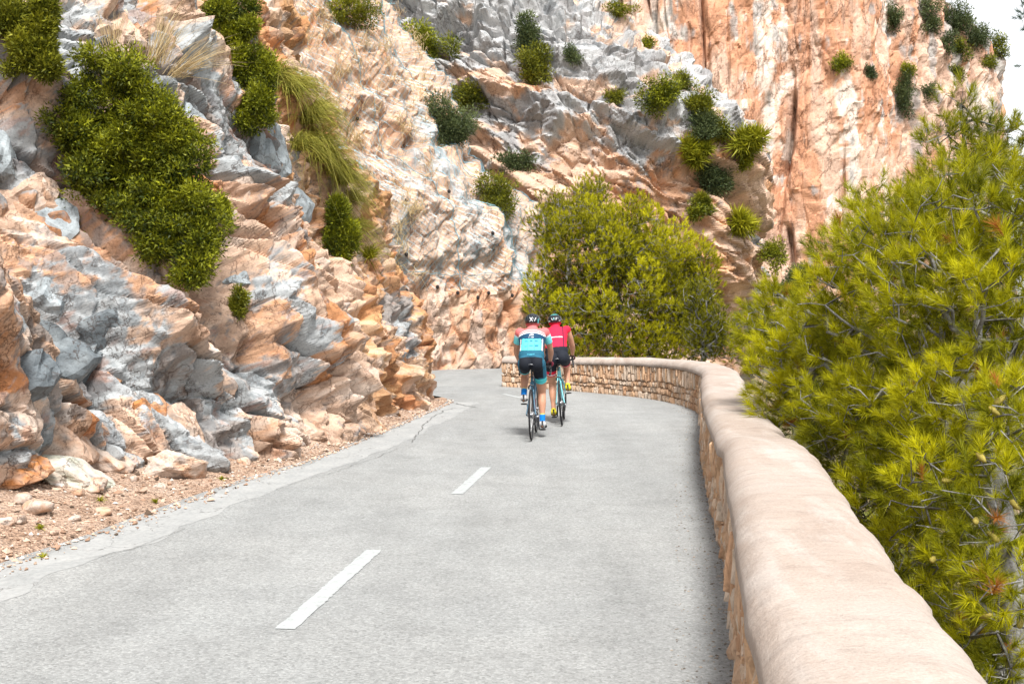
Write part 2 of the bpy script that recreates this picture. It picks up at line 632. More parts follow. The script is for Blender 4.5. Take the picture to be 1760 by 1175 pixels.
# ------------------------------------------------------------------ cliffs
def cliff(name, foot, zfoot, prof, indir, s_vals, z_vals, disp, colour, mat, label, smooth=False):
    """foot: plan curve; prof: [(z, inward)] ; indir(u) -> plan direction into the rock. Returns object, vertices (nu,nv,3)."""
    C = foot
    L = arclen(C)
    P = resample(C, s_vals)
    nu, nv = len(s_vals), len(z_vals)
    pz, pi = np.array(prof, float).T
    inw = np.interp(z_vals, pz, pi)
    kk = np.ones(9) / 9
    inw = np.convolve(np.pad(inw, 4, 'edge'), kk, 'valid')
    D = indir(s_vals / L)
    D = D / np.linalg.norm(D, axis=1)[:, None]
    Zf = zfoot(s_vals / L)
    V = np.zeros((nu, nv, 3))
    V[..., 0] = P[:, None, 0] + D[:, None, 0] * inw[None]
    V[..., 1] = P[:, None, 1] + D[:, None, 1] * inw[None]
    V[..., 2] = Zf[:, None] + z_vals[None]
    tlen = np.r_[0, np.cumsum(np.hypot(np.diff(z_vals), np.diff(inw)))]
    S = np.broadcast_to(s_vals[:, None], (nu, nv))
    T = np.broadcast_to(tlen[None], (nu, nv))
    du, dv = np.gradient(V, axis=0), np.gradient(V, axis=1)
    N = np.cross(du, dv)
    N /= np.linalg.norm(N, axis=2)[..., None] + 1e-9
    if (N[nu // 2, nv // 2] * np.array((D[nu // 2, 0], D[nu // 2, 1], 0))).sum() > 0:
        N = -N
    for ax in (0, 1):                                     # soften the base normal so blocks push out together
        K = 15
        w = np.ones(2 * K + 1) / (2 * K + 1)
        N = np.apply_along_axis(lambda a: np.convolve(np.pad(a, K, 'edge'), w, 'valid'), ax, N)
    N /= np.linalg.norm(N, axis=2)[..., None] + 1e-9
    h, info = disp(S, T, V)
    V2 = V + N * h[..., None]
    if 'side' in info:
        V2 = V2 + info['side']
    base_l = np.linalg.norm(du, axis=2) + np.linalg.norm(dv, axis=2)
    for _ in range(4):                                    # ease the stretched step faces so they read as broken rock, not combs
        e = np.zeros(V2.shape[:2])
        e[1:-1, 1:-1] = np.linalg.norm(V2[2:, 1:-1] - V2[:-2, 1:-1], axis=2) * 0.5 + np.linalg.norm(V2[1:-1, 2:] - V2[1:-1, :-2], axis=2) * 0.5
        w = 0.8 * sstep(e / base_l, 1.9, 3.8)[..., None]
        av = V2.copy()
        av[1:-1, 1:-1] = (V2[2:, 1:-1] + V2[:-2, 1:-1] + V2[1:-1, 2:] + V2[1:-1, :-2]) * 0.25
        V2 = V2 * (1 - w) + av * w
    colr = colour(S, T, V2, h, info)
    ii = np.arange(nu * nv).reshape(nu, nv)
    F = np.stack([ii[:-1, :-1], ii[1:, :-1], ii[1:, 1:], ii[:-1, 1:]], -1).reshape(-1, 4)
    cr = np.cross(V[1, 0] - V[0, 0], V[0, 1] - V[0, 0])
    o = obj_np(name, V2.reshape(-1, 3), F, mat, None, np.clip(colr, 0.01, 0.9).reshape(-1, 3), smooth)
    tag(o, label, kind='structure')
    return o, V2


def lerp(a, b, m):
    return a * (1 - m[..., None]) + np.asarray(b) * m[..., None]


CREAM = np.array((0.53, 0.375, 0.28))
PEACH = np.array((0.49, 0.285, 0.175))
ORANGE = np.array((0.43, 0.18, 0.065))
GREY = np.array((0.31, 0.343, 0.358))
DARK = np.array((0.108, 0.123, 0.133))
PALE = np.array((0.57, 0.465, 0.39))
RUST = np.array((0.36, 0.13, 0.05))


def spots(V, lst, default_depth=None):
    """Soft patches (photo pixel, depth, radius in metres, weight) as fixed places on the rock."""
    r = np.zeros(V.shape[:2])
    for px, py, dep, rx, rz, w in lst:
        c = at(px, py, dep)
        d2 = ((V[..., 0] - c[0]) / rx) ** 2 + ((V[..., 2] - c[2]) / rz) ** 2 + ((V[..., 1] - c[1]) / (rx * 2.5)) ** 2
        r += w * np.exp(-d2)
    return r


# --- near outcrop on the left
FOOT1 = curve_pts([(-6.2, 0.5), (-5.4, 4.5), (-4.75, 8.0), (-4.15, 10.4), (-3.35, 11.7), (-2.72, 12.9), (-2.33, 15.2), (-2.02, 17.6), (-1.78, 19.8), (-1.80, 21.0),
                   (-2.3, 22.4), (-3.6, 23.6), (-6.0, 24.6), (-9.0, 25.2)], 30)
L1 = arclen(FOOT1)
PROF1 = [(-0.6, -0.12), (0, 0), (0.6, 0.10), (1.2, 0.27), (2.07, 0.62), (2.7, 1.02), (4.0, 1.42), (5.0, 1.82), (6.0, 2.3), (7.0, 2.65), (8.0, 3.3), (8.6, 4.6), (9.0, 7.5)]


def indir1(u):
    a = np.interp(u, [0, 0.5, 0.68, 0.80, 1.0], [0.35, 0.25, 0.05, -0.25, -0.8])
    return np.stack([-np.ones_like(a), a], 1)


def zf1(u):
    return np.interp(u, [0, 0.3, 0.42, 0.5, 0.6, 1], [0.45, 0.40, 0.25, 0.10, 0.02, 0.0])


def disp1(S, T, V):
    w1 = fbm(S * 0.5, T * 0.5, S * 0, 2, 5) * 0.22
    w2 = fbm(S * 0.5 + 9, T * 0.5, S * 0, 2, 8) * 0.22
    w3 = fbm(S * 3, T * 3, S * 0, 3, 11) * 0.022
    w4 = fbm(S * 3 + 7, T * 3, S * 0, 3, 12) * 0.022
    s, t_ = S + w1 + w3, T + w2 + w4
    F0 = facets(s, t_, R(-60), 3.4, 1.7, 25)
    F1 = facets(s, t_, R(-48), 1.5, 0.8, 28)
    b0, c0, h0 = blocks(s, t_, R(-58), 2.0, 1.0, 21, 0.6, 0.0, 0.03, 0.015)
    b1, c1, h1 = blocks(s, t_, R(-66), 0.9, 0.45, 22, 0.85, 0.0, 0.05, 0.025)
    b2, c2, h2 = blocks(s + w3, t_ + w4, R(-48), 0.42, 0.22, 23, 1.0, 0.55, 0.10, 0.05)
    b3, c3, h3 = blocks(s + w4, t_ + w3, R(-30), 0.16, 0.10, 24, 0.9, 0.3, 0.12, 0.10)
    f1 = facets(s, t_, R(-62), 0.66, 0.34, 27)
    f2 = facets(s + w3, t_ + w4, R(25), 0.24, 0.17, 26)
    f3 = facets(s + w3, t_ + w4, R(-20), 0.10, 0.07, 29)
    rough = sstep(fbm(S * 0.6, T * 0.6, S * 0 + 2, 3, 31), -0.05, 0.40)
    h = 0.66 * F0 + 0.50 * F1 + 0.06 * b0 + 0.045 * b1 * (0.3 + 0.9 * rough) + 0.03 * b2 * (0.1 + 1.1 * rough) + 0.012 * b3 * (0.1 + 1.0 * rough)
    h += 0.25 * f1 * (0.6 + 0.6 * rough) + 0.105 * f2 * (0.4 + 0.9 * rough) + 0.032 * f3 + 0.012 * fbm(S * 9, T * 9, S * 0, 3, 33)
    h -= 0.34 * c0 * sstep(fbm(S * 0.9, T * 0.9, S * 0, 2, 36), -0.3, 0.2) + 0.20 * c1 * (0.3 + 0.7 * rough)
    # near the tip the rock is a mass of small sharp splinters
    tip = sstep(V[..., 1], 14.0, 17.0)
    h = h * (1 - 0.40 * tip) + tip * (0.05 * b2 + 0.02 * b3 + 0.09 * f2)
    # recess behind the verge
    h += -0.25 * np.exp(-((V[..., 1] - 11.6) / 0.5) ** 2 - ((V[..., 2] - 0.7) / 0.8) ** 2)
    h *= sstep(T, -0.2, 0.5) * 0.8 + 0.2
    return h, dict(b0=b0, b1=b1, b2=b2, h0=h0, h1=h1, h2=h2, c0=c0, c1=c1, rough=rough, f1=f1, tip=tip)


def colour1(S, T, V, h, I):
    r0, r1, r2 = RT[I['h0'], 3], RT[(I['h1'] * 3 + 5) & 65535, 1], RT[(I['h2'] * 5 + 1) & 65535, 0]
    n = fbm(S * 0.8, T * 0.8, S * 0, 5, 41)
    n2 = fbm(S * 3.0, T * 3.0, S * 0, 6, 43, 0.72)
    n3 = fbm(S * 2.2 + 5, T * 0.9, S * 0, 5, 47, 0.6)
    c = lerp(np.broadcast_to(CREAM, V.shape), PEACH, sstep(0.6 * n + 0.9 * (r1 - 0.5) + 0.6 * n2, -0.25, 0.45))
    m_or = sstep(1.1 * (r1 - 0.5) + 0.9 * n2 + 0.5 * n3 - 0.5 * I['b1'] + 0.45 * I['tip'], 0.40, 0.70)
    c = lerp(c, ORANGE, m_or * 0.75)
    c = lerp(c, np.array((0.50, 0.325, 0.165)), I['tip'] * sstep(n2 + 0.5 * n, -0.35, 0.25) * 0.5)
    sp = spots(V, [(120, 665, 11.5, 0.7, 0.28, 1.3), (30, 640, 11, 0.5, 0.35, 0.9), (200, 570, 12, 0.42, 0.5, 1.0), (110, 590, 12, 0.45, 0.35, 1.0), (90, 505, 12, 0.35, 0.25, 0.7),
                    (480, 270, 16, 0.7, 0.8, 1.0), (330, 190, 15, 0.6, 0.5, 0.9), (350, 560, 13, 0.35, 0.5, 0.5), (430, 450, 14.5, 0.4, 0.4, 0.8), (470, 500, 15, 0.3, 0.5, 0.6),
                    (400, 690, 12.6, 0.4, 0.45, 0.75), (330, 680, 12.4, 0.3, 0.3, 0.5), (120, 360, 13, 0.5, 0.4, 0.7), (0, 270, 12, 0.35, 0.4, 0.8), (60, 200, 13.5, 0.3, 0.7, 0.7),
                    (230, 120, 15, 0.7, 0.4, 0.6), (250, 20, 15.5, 0.8, 0.4, 0.6), (330, 330, 14.5, 0.3, 0.6, 0.5), (690, 560, 20, 0.3, 0.6, 0.8), (640, 480, 19.5, 0.4, 0.3, 0.6),
                    (180, 760, 11, 0.3, 0.3, 0.5)])
    so = spots(V, [(300, 450, 13.5, 0.9, 0.5, -0.9), (250, 640, 12, 0.25, 0.3, -0.8), (560, 620, 16.5, 0.6, 0.7, -0.8), (40, 450, 12, 0.5, 0.4, -0.6), (330, 600, 13, 0.4, 0.4, -0.5)])
    gm = 0.85 * (sp + so) + 0.7 * (r0 - 0.5) + 0.35 * (r1 - 0.5) + 0.4 * n + 0.75 * n2 + 0.12 * I['b0'] + 0.2 * I['b1'] - 0.25 * I['tip']
    m_gr = sstep(gm, 0.34, 0.46)
    g = lerp(np.broadcast_to(GREY * 1.12, V.shape), DARK * 1.25, sstep(0.9 * sp + 0.9 * n2 + 0.6 * (r2 - 0.5), 0.6, 1.0))
    c = c * (1 - 0.9 * m_gr[..., None]) + g * 0.9 * m_gr[..., None]
    r3 = RT[(I['h1'] * 11 + 3) & 65535, 0]
    m_br = sstep(1.6 * (r3 - 0.5) + 0.9 * n2 + 0.35 * n, 0.50, 0.66)
    c = lerp(c, np.array((0.215, 0.135, 0.09)), m_br * 0.5)
    m_pale = sstep(fbm(S * 1.1 + 3, T * 1.6, S * 0, 5, 49, 0.6) + 0.6 * (r2 - 0.5) - 0.3 * I['tip'], 0.12, 0.32) * (1 - m_gr)
    c = lerp(c, PALE, m_pale * 0.75)
    li = sstep(fbm(S * 7, T * 5, S * 0, 5, 57, 0.75) + 0.35 * n, 0.22, 0.36)
    c = lerp(c, DARK * 1.3, li * 0.55)
    m_ru = sstep(fbm(S * 5, T * 5 + 3, S * 0, 5, 51, 0.65) + 0.25 * m_or, 0.30, 0.5)
    c = lerp(c, RUST, m_ru * 0.35)
    return c * (0.80 + 0.34 * r2)[..., None]


s1 = np.r_[np.linspace(0, 5.5, 60, endpoint=False), np.linspace(5.5, 22.5, 880, endpoint=False), np.linspace(22.5, L1, 60)]
z1 = np.r_[np.linspace(-0.6, 7.0, 400, endpoint=False), np.linspace(7.0, 9.0, 30)]
outcrop, V_OUT = cliff('roadside_outcrop', FOOT1, zf1, PROF1, indir1, s1, z1, disp1, colour1, M['rock_near'], 'fractured cream, orange and grey rock face beside the road')

# --- netted cliff behind the bend
FOOT2 = curve_pts([(-13, 29.5), (-7, 31.0), (-3.0, 32.6), (-1.5, 33.4), (-0.3, 34.4), (0.35, 35.3), (0.75, 36.8), (0.7, 39.5), (0.2, 45)], 30)
L2 = arclen(FOOT2)
PROF2 = [(-0.5, 0), (0, 0), (1.6, 0.10), (3.0, 0.28), (5.0, 0.38), (6.2, 1.5), (6.8, 2.9), (8.4, 3.2), (10.6, 4.4), (12, 5.5), (14, 7.0)]


def indir2(u):
    return np.stack([-np.ones_like(u), np.full_like(u, 0.55)], 1)


def disp2(S, T, V):
    w1, w2 = fbm(S * 0.4, T * 0.4, S * 0, 2, 61) * 0.3, fbm(S * 0.4 + 9, T * 0.4, S * 0, 2, 62) * 0.3
    s, t_ = S + w1, T + w2
    F0 = facets(s, t_, R(80), 3.0, 1.6, 60)
    F1 = facets(s, t_, R(60), 1.1, 0.7, 59)
    b0, c0, h0 = blocks(s, t_, R(80), 2.4, 1.2, 63, 0.5, 0.3)
    b1, c1, h1 = blocks(s, t_, R(68), 0.95, 0.5, 64, 0.8, 0.2, 0.07, 0.035)
    b2, c2, h2 = blocks(s, t_, R(40), 0.40, 0.26, 65, 0.8, 0.4)
    f2 = facets(s, t_, R(10), 0.4, 0.3, 67)
    h = 0.48 * F0 + 0.27 * F1 + 0.12 * b0 + 0.09 * b1 + 0.045 * b2 + 0.10 * f2 - 0.08 * c0 - 0.03 * c1 + 0.02 * fbm(S * 3, T * 3, S * 0, 4, 68)
    return h * (0.3 + 0.7 * sstep(T, 0, 1)), dict(b0=b0, b1=b1, h0=h0, h1=h1, h2=h2)


def colour2(S, T, V, h, I):
    r1, r2 = RT[I['h1'], 3], RT[I['h2'], 1]
    n = fbm(S * 0.5, T * 0.4, S * 0, 4, 71)
    n2 = fbm(S * 2.2, T * 2.2, S * 0, 5, 72)
    st = fbm(S * 1.7, T * 0.22, S * 0, 4, 73)
    low = 1 - sstep(V[..., 2] + 1.2 * n2, 1.2, 3.6)
    c = lerp(np.broadcast_to(CREAM, V.shape), np.array((0.58, 0.39, 0.27)), sstep(n + 0.6 * n2 + 0.5 * (r1 - 0.5), -0.3, 0.4))
    c = lerp(c, np.array((0.50, 0.24, 0.13)), sstep(n2 + 0.9 * (r2 - 0.5) + 0.75 * low - 0.2 * I['b1'], 0.2, 0.9) * 0.8)
    c = lerp(c, PALE, sstep(st + 0.4 * n2, 0.15, 0.45) * 0.75)
    c = lerp(c, GREY * 1.1, sstep(st * 0.9 + 0.6 * n + 0.5 * (r1 - 0.5) + 0.25 * I['b0'] - 0.5 * low, 0.3, 0.75) * 0.8)
    li = sstep(fbm(S * 4, T * 2.6, S * 0, 5, 77, 0.75) + 0.3 * st, 0.24, 0.4)
    c = lerp(c, np.array((0.17, 0.12, 0.10)), li * 0.5)
    return c * (0.80 + 0.34 * r2)[..., None]


s2 = np.r_[np.linspace(0, 6.5, 60, endpoint=False), np.linspace(6.5, 20.5, 350, endpoint=False), np.linspace(20.5, L2, 40)]
z2 = np.linspace(-0.5, 14, 340)
netted, V_NET = cliff('netted_cliff', FOOT2, lambda u: np.zeros_like(u), PROF2, indir2, s2, z2, disp2, colour2, M['rock_mid'], 'pale pinkish cliff under rockfall netting behind the bend')

# --- grey ridge beyond the pine
FOOT3 = curve_pts([(-14, 55), (-6, 50), (0, 46.5), (5, 45.5), (9, 46.5), (10.8, 48.5), (11.8, 52), (12.4, 58), (12, 70)], 30)
L3 = arclen(FOOT3)
PROF3 = [(0, 1.3), (3.0, 0.9), (6.5, 0.5), (9.6, 0.0), (12.6, 1.2), (15.9, 4.3), (18.7, 7.6), (22, 11.5), (25, 16)]


def indir3(u):
    return np.stack([-np.ones_like(u), np.full_like(u, 0.75)], 1)


def disp3(S, T, V):
    w1, w2 = fbm(S * 0.2, T * 0.2, S * 0, 2, 81) * 0.6, fbm(S * 0.2 + 9, T * 0.2, S * 0, 2, 82) * 0.6
    w1, w2 = w1 + fbm(S * 1.1, T * 1.1, S * 0, 2, 79) * 0.05, w2 + fbm(S * 1.1 + 5, T * 1.1, S * 0, 2, 80) * 0.05
    s, t_ = S + w1, T + w2
    top = sstep(V[..., 2] - 0.35 * (V[..., 0] - 4) + 2.2 * fbm(S * 0.25, T * 0.25, S * 0, 4, 78), 5.6, 9.6)           # karst on top, bedded strata below
    F0 = facets(s, t_, R(-35), 7.0, 3.2, 77)
    b0, c0, h0 = blocks(s, t_, R(-30), 7.5, 1.7, 83, 0.35, 0.0, 0.025, 0.03)
    b1, c1, h1 = blocks(s, t_, R(-29), 3.4, 0.62, 84, 0.5, 0.3, 0.08, 0.05)
    b2, c2, h2 = blocks(s, t_, R(-40), 0.8, 0.36, 85, 0.8, 0.4)
    k0, q0, g0_ = blocks(s, t_, R(66), 3.2, 1.7, 86, 0.6, 0.0, 0.03, 0.04)
    k1, q1, g1 = blocks(s, t_, R(60), 1.3, 0.8, 87, 0.7, 0.4, 0.08, 0.05)
    f1 = facets(s, t_, R(-35), 2.2, 1.0, 88)
    f2 = facets(s, t_, R(15), 0.7, 0.45, 89)
    hb = 0.60 * b0 + 0.26 * b1 + 0.09 * b2
    hk = 0.42 * k0 + 0.18 * k1 + 0.07 * b2
    h = 1.0 * F0 + hb * (1 - top) + hk * top + 0.52 * f1 + 0.24 * f2 - 0.08 * c0 * (1 - top) - 0.14 * q0 * top - 0.12 * c1 * (1 - top) - 0.10 * q1 * top + 0.03 * fbm(S * 2, T * 2, S * 0, 4, 91)
    return h, dict(top=top, b0=b0, b1=b1, k0=k0, h1=h1, h2=h2, g1=g1, q0=q0)


def colour3(S, T, V, h, I):
    r1, r2 = RT[I['h1'], 3], RT[I['h2'], 1]
    n = fbm(S * 0.22, T * 0.22, S * 0, 4, 93)
    n2 = fbm(S * 1.0, T * 1.0, S * 0, 5, 94)
    c = lerp(np.broadcast_to(CREAM * 1.02, V.shape), PEACH, sstep(n + 0.7 * n2 + 0.6 * (r1 - 0.5), -0.2, 0.4))
    c = lerp(c, np.array((0.52, 0.26, 0.12)), sstep(n2 + 0.9 * (r2 - 0.5) - 0.4 * I['b1'], 0.2, 0.85) * 0.75)
    right = sstep(V[..., 0], 7.5, 10.0)
    m = sstep(0.8 * I['top'] + 0.4 * right + 0.9 * n + 0.8 * n2 + 0.5 * (r1 - 0.5) + 0.2 * I['k0'] * I['top'], 0.56, 0.80)
    g = lerp(np.broadcast_to(np.array((0.40, 0.42, 0.43)), V.shape), np.array((0.22, 0.238, 0.25)), sstep(n2 + 0.5 * (r2 - 0.5), 0.0, 0.55))
    c = c * (1 - 0.9 * m[..., None]) + g * 0.9 * m[..., None]
    li = sstep(fbm(S * 2.6, T * 1.6, S * 0, 5, 97, 0.75) + 0.3 * n, 0.24, 0.4)
    c = lerp(c, DARK * 1.5, li * 0.5)
    return c * (0.80 + 0.34 * r2)[..., None]


s3 = np.r_[np.linspace(0, 6.5, 40, endpoint=False), np.linspace(6.5, 34, 430, endpoint=False), np.linspace(34, L3, 30)]
z3 = np.r_[np.linspace(0, 20.5, 310, endpoint=False), np.linspace(20.5, 25, 30)]
grey, V_GREY = cliff('grey_ridge', FOOT3, lambda u: np.full_like(u, -3.0), PROF3, indir3, s3, z3, disp3, colour3, M['rock_mid'], 'grey and orange layered rock ridge behind the middle pine')

# --- far orange cliff
FOOT4 = curve_pts([(-10, 168), (10, 158), (22, 152), (30, 150), (36, 149.6), (37.2, 149.2), (38.4, 148.2), (44, 146.5), (50, 147.5), (52, 150.5), (56, 152), (61, 155), (67, 159), (72, 163), (75.5, 168), (77, 176), (75, 192)], 24)
L4 = arclen(FOOT4)
PROF4 = [(0, 0), (20, 1.0), (40, 2.2), (50, 3.0), (60, 4.5), (72, 8)]


def indir4(u):
    return np.stack([-0.15 * np.ones_like(u), np.ones_like(u)], 1)


def disp4(S, T, V):
    w1 = fbm(S * 0.08, T * 0.04, S * 0, 3, 101) * 2.5
    s, t_ = S + w1, T + fbm(S * 0.08 + 4, T * 0.08, S * 0, 3, 102) * 3
    b0, c0, h0 = blocks(s, t_, R(88), 17, 3.6, 103, 0.35, 0.5, 0.10)
    b1, c1, h1 = blocks(s, t_, R(85), 6.0, 1.6, 104, 0.5, 0.5, 0.10)
    b2, c2, h2 = blocks(s, t_, R(60), 1.6, 0.9, 105, 0.6, 0.5)
    f1 = facets(s, t_, R(86), 7.0, 2.2, 106)
    f2 = facets(s, t_, R(70), 1.8, 0.9, 107)
    h = 0.55 * b0 + 0.26 * b1 + 0.13 * b2 + 0.5 * f1 + 0.20 * f2 + 0.12 * fbm(S * 0.7, T * 0.3, S * 0, 4, 108) + 1.2 * fbm(S * 0.09, T * 0.04, S * 0, 2, 109)
    rgt = sstep(V[..., 0], 50, 56)
    h += rgt * 1.1 * fbm(S * 0.35, T * 0.3, S * 0, 4, 110)
    gr = fbm(S * 0.16, T * 0.010, S * 0 + 7, 3, 115)
    h -= 1.1 * np.exp(-(gr / 0.035) ** 2) * sstep(fbm(S * 0.1, T * 0.06, S * 0, 3, 116), -0.25, 0.2)
    # chimney
    ch = np.exp(-((V[..., 0] - 37.2 - 0.35 * np.sin(V[..., 2] * 0.25)) / 0.30) ** 2) * sstep(V[..., 2], 4, 12) * sstep(fbm(V[..., 2] * 0.12, V[..., 2] * 0, V[..., 2] * 0, 3, 119), -0.45, 0.1)
    h -= 2.4 * ch
    return h, dict(h0=h0, h1=h1, h2=h2, b1=b1, c1=c1, rgt=rgt, ch=ch)


def colour4(S, T, V, h, I):
    r1, r2 = RT[I['h1'], 3], RT[I['h2'], 1]
    st = fbm(S * 0.9, T * 0.07, S * 0, 5, 111)
    st2 = fbm(S * 0.35, T * 0.035, S * 0 + 2, 4, 112)
    n = fbm(S * 0.12, T * 0.09, S * 0, 4, 113)
    n2 = fbm(S * 0.6, T * 0.45, S * 0, 5, 114)
    c = lerp(np.broadcast_to(np.array((0.55, 0.375, 0.285)), V.shape), np.array((0.49, 0.25, 0.15)), sstep(n + 0.9 * st + 0.4 * (r1 - 0.5), -0.35, 0.35))
    c = lerp(c, np.array((0.42, 0.17, 0.085)), sstep(n2 + 0.7 * st + 0.5 * (r2 - 0.5), 0.3, 0.6) * 0.7)
    c = lerp(c, np.array((0.62, 0.53, 0.46)), sstep(st2 + 0.7 * st + 0.4 * n2 + 0.5 * (r2 - 0.5), 0.06, 0.34) * 0.85)
    c = lerp(c, np.array((0.30, 0.30, 0.29)), sstep(0.9 * st + 0.8 * n2 + 0.3 * n + 0.35 * I['rgt'], 0.36, 0.66) * 0.75)
    return c * (0.86 + 0.26 * r2)[..., None]


s4 = np.r_[np.linspace(0, 22, 40, endpoint=False), np.linspace(22, 96, 390, endpoint=False), np.linspace(96, L4, 20)]
z4 = np.linspace(0, 72, 260)


def prof_scale_cliff():
    o, V = cliff('far_cliff', FOOT4, lambda u: np.full_like(u, -2.0), PROF4, indir4, s4, z4, disp4, colour4, M['rock_far'], 'tall sheer orange and white streaked cliff in the distance')
    x = V[..., 0]
    top = np.interp(x, [-20, 44, 50, 56, 60, 65, 69, 73, 77], [74, 74, 58, 47.5, 46, 43.5, 41.5, 39.5, 34]) + 1.2 * fbm(x * 0.5, x * 0, x * 0, 4, 120)
    over = np.clip(V[..., 2] - top, 0, None)               # what rises past the ridge line folds back over the top
    V[..., 1] += over * 1.1
    V[..., 2] = np.minimum(V[..., 2], top + 0.10 * over)
    o.data.vertices.foreach_set('co', V.reshape(-1, 3).astype(np.float32).ravel())
    o.data.update()
    return o, V


farc, V_FAR = prof_scale_cliff()

FLAT = {}
for _k, _v in (('out', V_OUT), ('net', V_NET), ('grey', V_GREY), ('far', V_FAR)):
    _f = _v.reshape(-1, 3)
    FLAT[_k] = (_f, *to_px(_f))


def pick(which, px, py, rad=10.0):
    """The point of a cliff's surface that stands at photo pixel (px, py)."""
    f, x, y, d = FLAT[which]
    q = np.hypot(x - px, y - py)
    m = np.where(q < rad)[0]
    if len(m) == 0:
        m = np.argsort(q)[:5]
    return f[m[np.argmin(d[m])]].copy()

# ------------------------------------------------------------------ dirt verge under the outcrop
YV = np.linspace(0.5, 21.6, 330)
xl = np.interp(YV, ROAD_LEFT[:200, 1], ROAD_LEFT[:200, 0])
_m = FOOT1[:, 1] < 21
xf = np.interp(YV, FOOT1[_m][:, 1], FOOT1[_m][:, 0])
zf = np.interp(YV, [0, 8, 10.5, 12, 14, 22], [0.47, 0.42, 0.24, 0.10, 0.04, 0.02])
nq = 60
Q = np.linspace(0, 1, nq)
edge_w = 0.07 * fbm(YV * 1.5, YV * 0, YV * 0, 4, 130) + 0.05
VX = (xl + edge_w)[:, None] * (1 - Q) + (xf - 0.7)[:, None] * Q
VY = np.broadcast_to(YV[:, None], VX.shape)
run = np.clip((xl[:, None] - VX) / np.maximum(0.3, (xl - xf)[:, None]), -1, 1.4)
VZ = zf[:, None] * np.clip(run, 0, 1.4) ** 1.15 + 0.012 + (0.05 * np.abs(fbm(VX * 2.5, VY * 2.5, VX * 0, 4, 131)) + 0.02 * fbm(VX * 9, VY * 9, VX * 0, 3, 132)) * np.clip(run * 5, 0.0, 1) - 0.02 * (run < 0.02)


def verge_z(x, y):
    i = np.clip(np.searchsorted(YV, y), 1, len(YV) - 1)
    row = VX[i]
    return float(np.interp(-x, -row, VZ[i]))


ii = np.arange(VX.size).reshape(VX.shape)
t = NT('dirt')
n = t.noise(3.0, 7, 0.7)
n2 = t.noise(45, 4, 0.7)
v = t.vor(60.0)
k = t.ramp(n, ((0.28, (0.24, 0.15, 0.10)), (0.5, (0.38, 0.265, 0.195)), (0.72, (0.48, 0.375, 0.30))))
sc_ = t.n('ShaderNodeSeparateColor')
t.l(v.outputs['Color'], sc_.inputs['Color'])
k = t.mix(1.0, k, t.ramp(sc_.outputs[0], ((0.0, 0.45), (0.4, 0.9), (1.0, 1.5))), 'MULTIPLY')
M['dirt'] = t.done(k, 0.95, t.bump(t.math('ADD', n2, v.outputs['Distance']), 0.8, 0.02), 0.1)
tag(obj_np('dirt_verge', np.stack([VX, VY, VZ], -1).reshape(-1, 3), np.stack([ii[:-1, :-1], ii[1:, :-1], ii[1:, 1:], ii[:-1, 1:]], -1).reshape(-1, 4), M['dirt'], None, None, True),
    'reddish dirt verge between road and rock', kind='structure')

# gravel and leaf litter (nobody could count it)
rg = np.random.default_rng(11)
OCT = np.array([(1, 0, 0), (-1, 0, 0), (0, 1, 0), (0, -1, 0), (0, 0, 1), (0, 0, -1)], float)
OCTF = np.array([(0, 2, 4), (2, 1, 4), (1, 3, 4), (3, 0, 4), (2, 0, 5), (1, 2, 5), (3, 1, 5), (0, 3, 5)])
gv, gf, gc = [], [], []
N_G = 9000
yy = 5.0 + 16.5 * rg.random(N_G) ** 1.5
for i in range(N_G):
    y = yy[i]
    j = np.clip(np.searchsorted(YV, y), 1, len(YV) - 1)
    q = rg.random() ** 1.4 - 0.05
    if rg.random() < 0.04:
        q = -0.05 - 0.10 * rg.random()
    x = VX[j, 0] + (xf[j] - 0.15 - VX[j, 0]) * q
    z = verge_z(x, y) if q > 0 else 0.006
    r = 0.007 + 0.018 * rg.random() ** 4 + (0.03 * rg.random() * (rg.random() < 0.05 + 0.12 * (q > 0.6)))
    S_ = np.array((1, 0.5 + 0.6 * rg.random(), 0.4 + 0.4 * rg.random())) * r
    a = rg.random() * 6.3
    Rm = np.array(((math.cos(a), -math.sin(a), 0), (math.sin(a), math.cos(a), 0), (0, 0, 1)))
    P = ((OCT + rg.normal(0, 0.22, OCT.shape)) * S_) @ Rm.T + (x, y, z + r * 0.2)
    gv.append(P)
    gf.append(OCTF + 6 * i)
    u = rg.random()
    c = np.array((0.50, 0.37, 0.28)) if u < 0.5 else np.array((0.30, 0.19, 0.13)) if u < 0.8 else np.array((0.58, 0.52, 0.47)) if u < 0.93 else np.array((0.10, 0.07, 0.05))
    gc.append(np.tile(c * (0.7 + 0.5 * rg.random()), (6, 1)))
t = NT('loose_grit')
M['grit'] = t.done(t.attr(), 0.95, None, 0.1)
tag(obj_np('gravel', np.vstack(gv), np.vstack(gf), M['grit'], None, np.vstack(gc)), 'loose gravel and brown litter on the dirt verge', kind='stuff')
# grit gathered along the foot of the wall
gv, gf, gc = [], [], []
for i in range(2200):
    s = 2.0 + 22 * rg.random() ** 1.3
    p = resample(WALL_FACE, [s])[0]
    off = 0.02 + 0.30 * rg.random() ** 2.6
    r = 0.004 + 0.008 * rg.random() ** 3
    P = (OCT + rg.normal(0, 0.22, OCT.shape)) * r * (1, 0.8, 0.6) + (p[0] - off, p[1], 0.002)
    gv.append(P)
    gf.append(OCTF + 6 * i)
    gc.append(np.tile(np.array((0.22, 0.19, 0.16)) * (0.5 + 1.2 * rg.random()), (6, 1)))
tag(obj_np('grit', np.vstack(gv), np.vstack(gf), M['grit'], None, np.vstack(gc)), 'dark grit gathered along the foot of the stone wall', kind='stuff')

# ------------------------------------------------------------------ boulders and rock blocks
_ico = {}


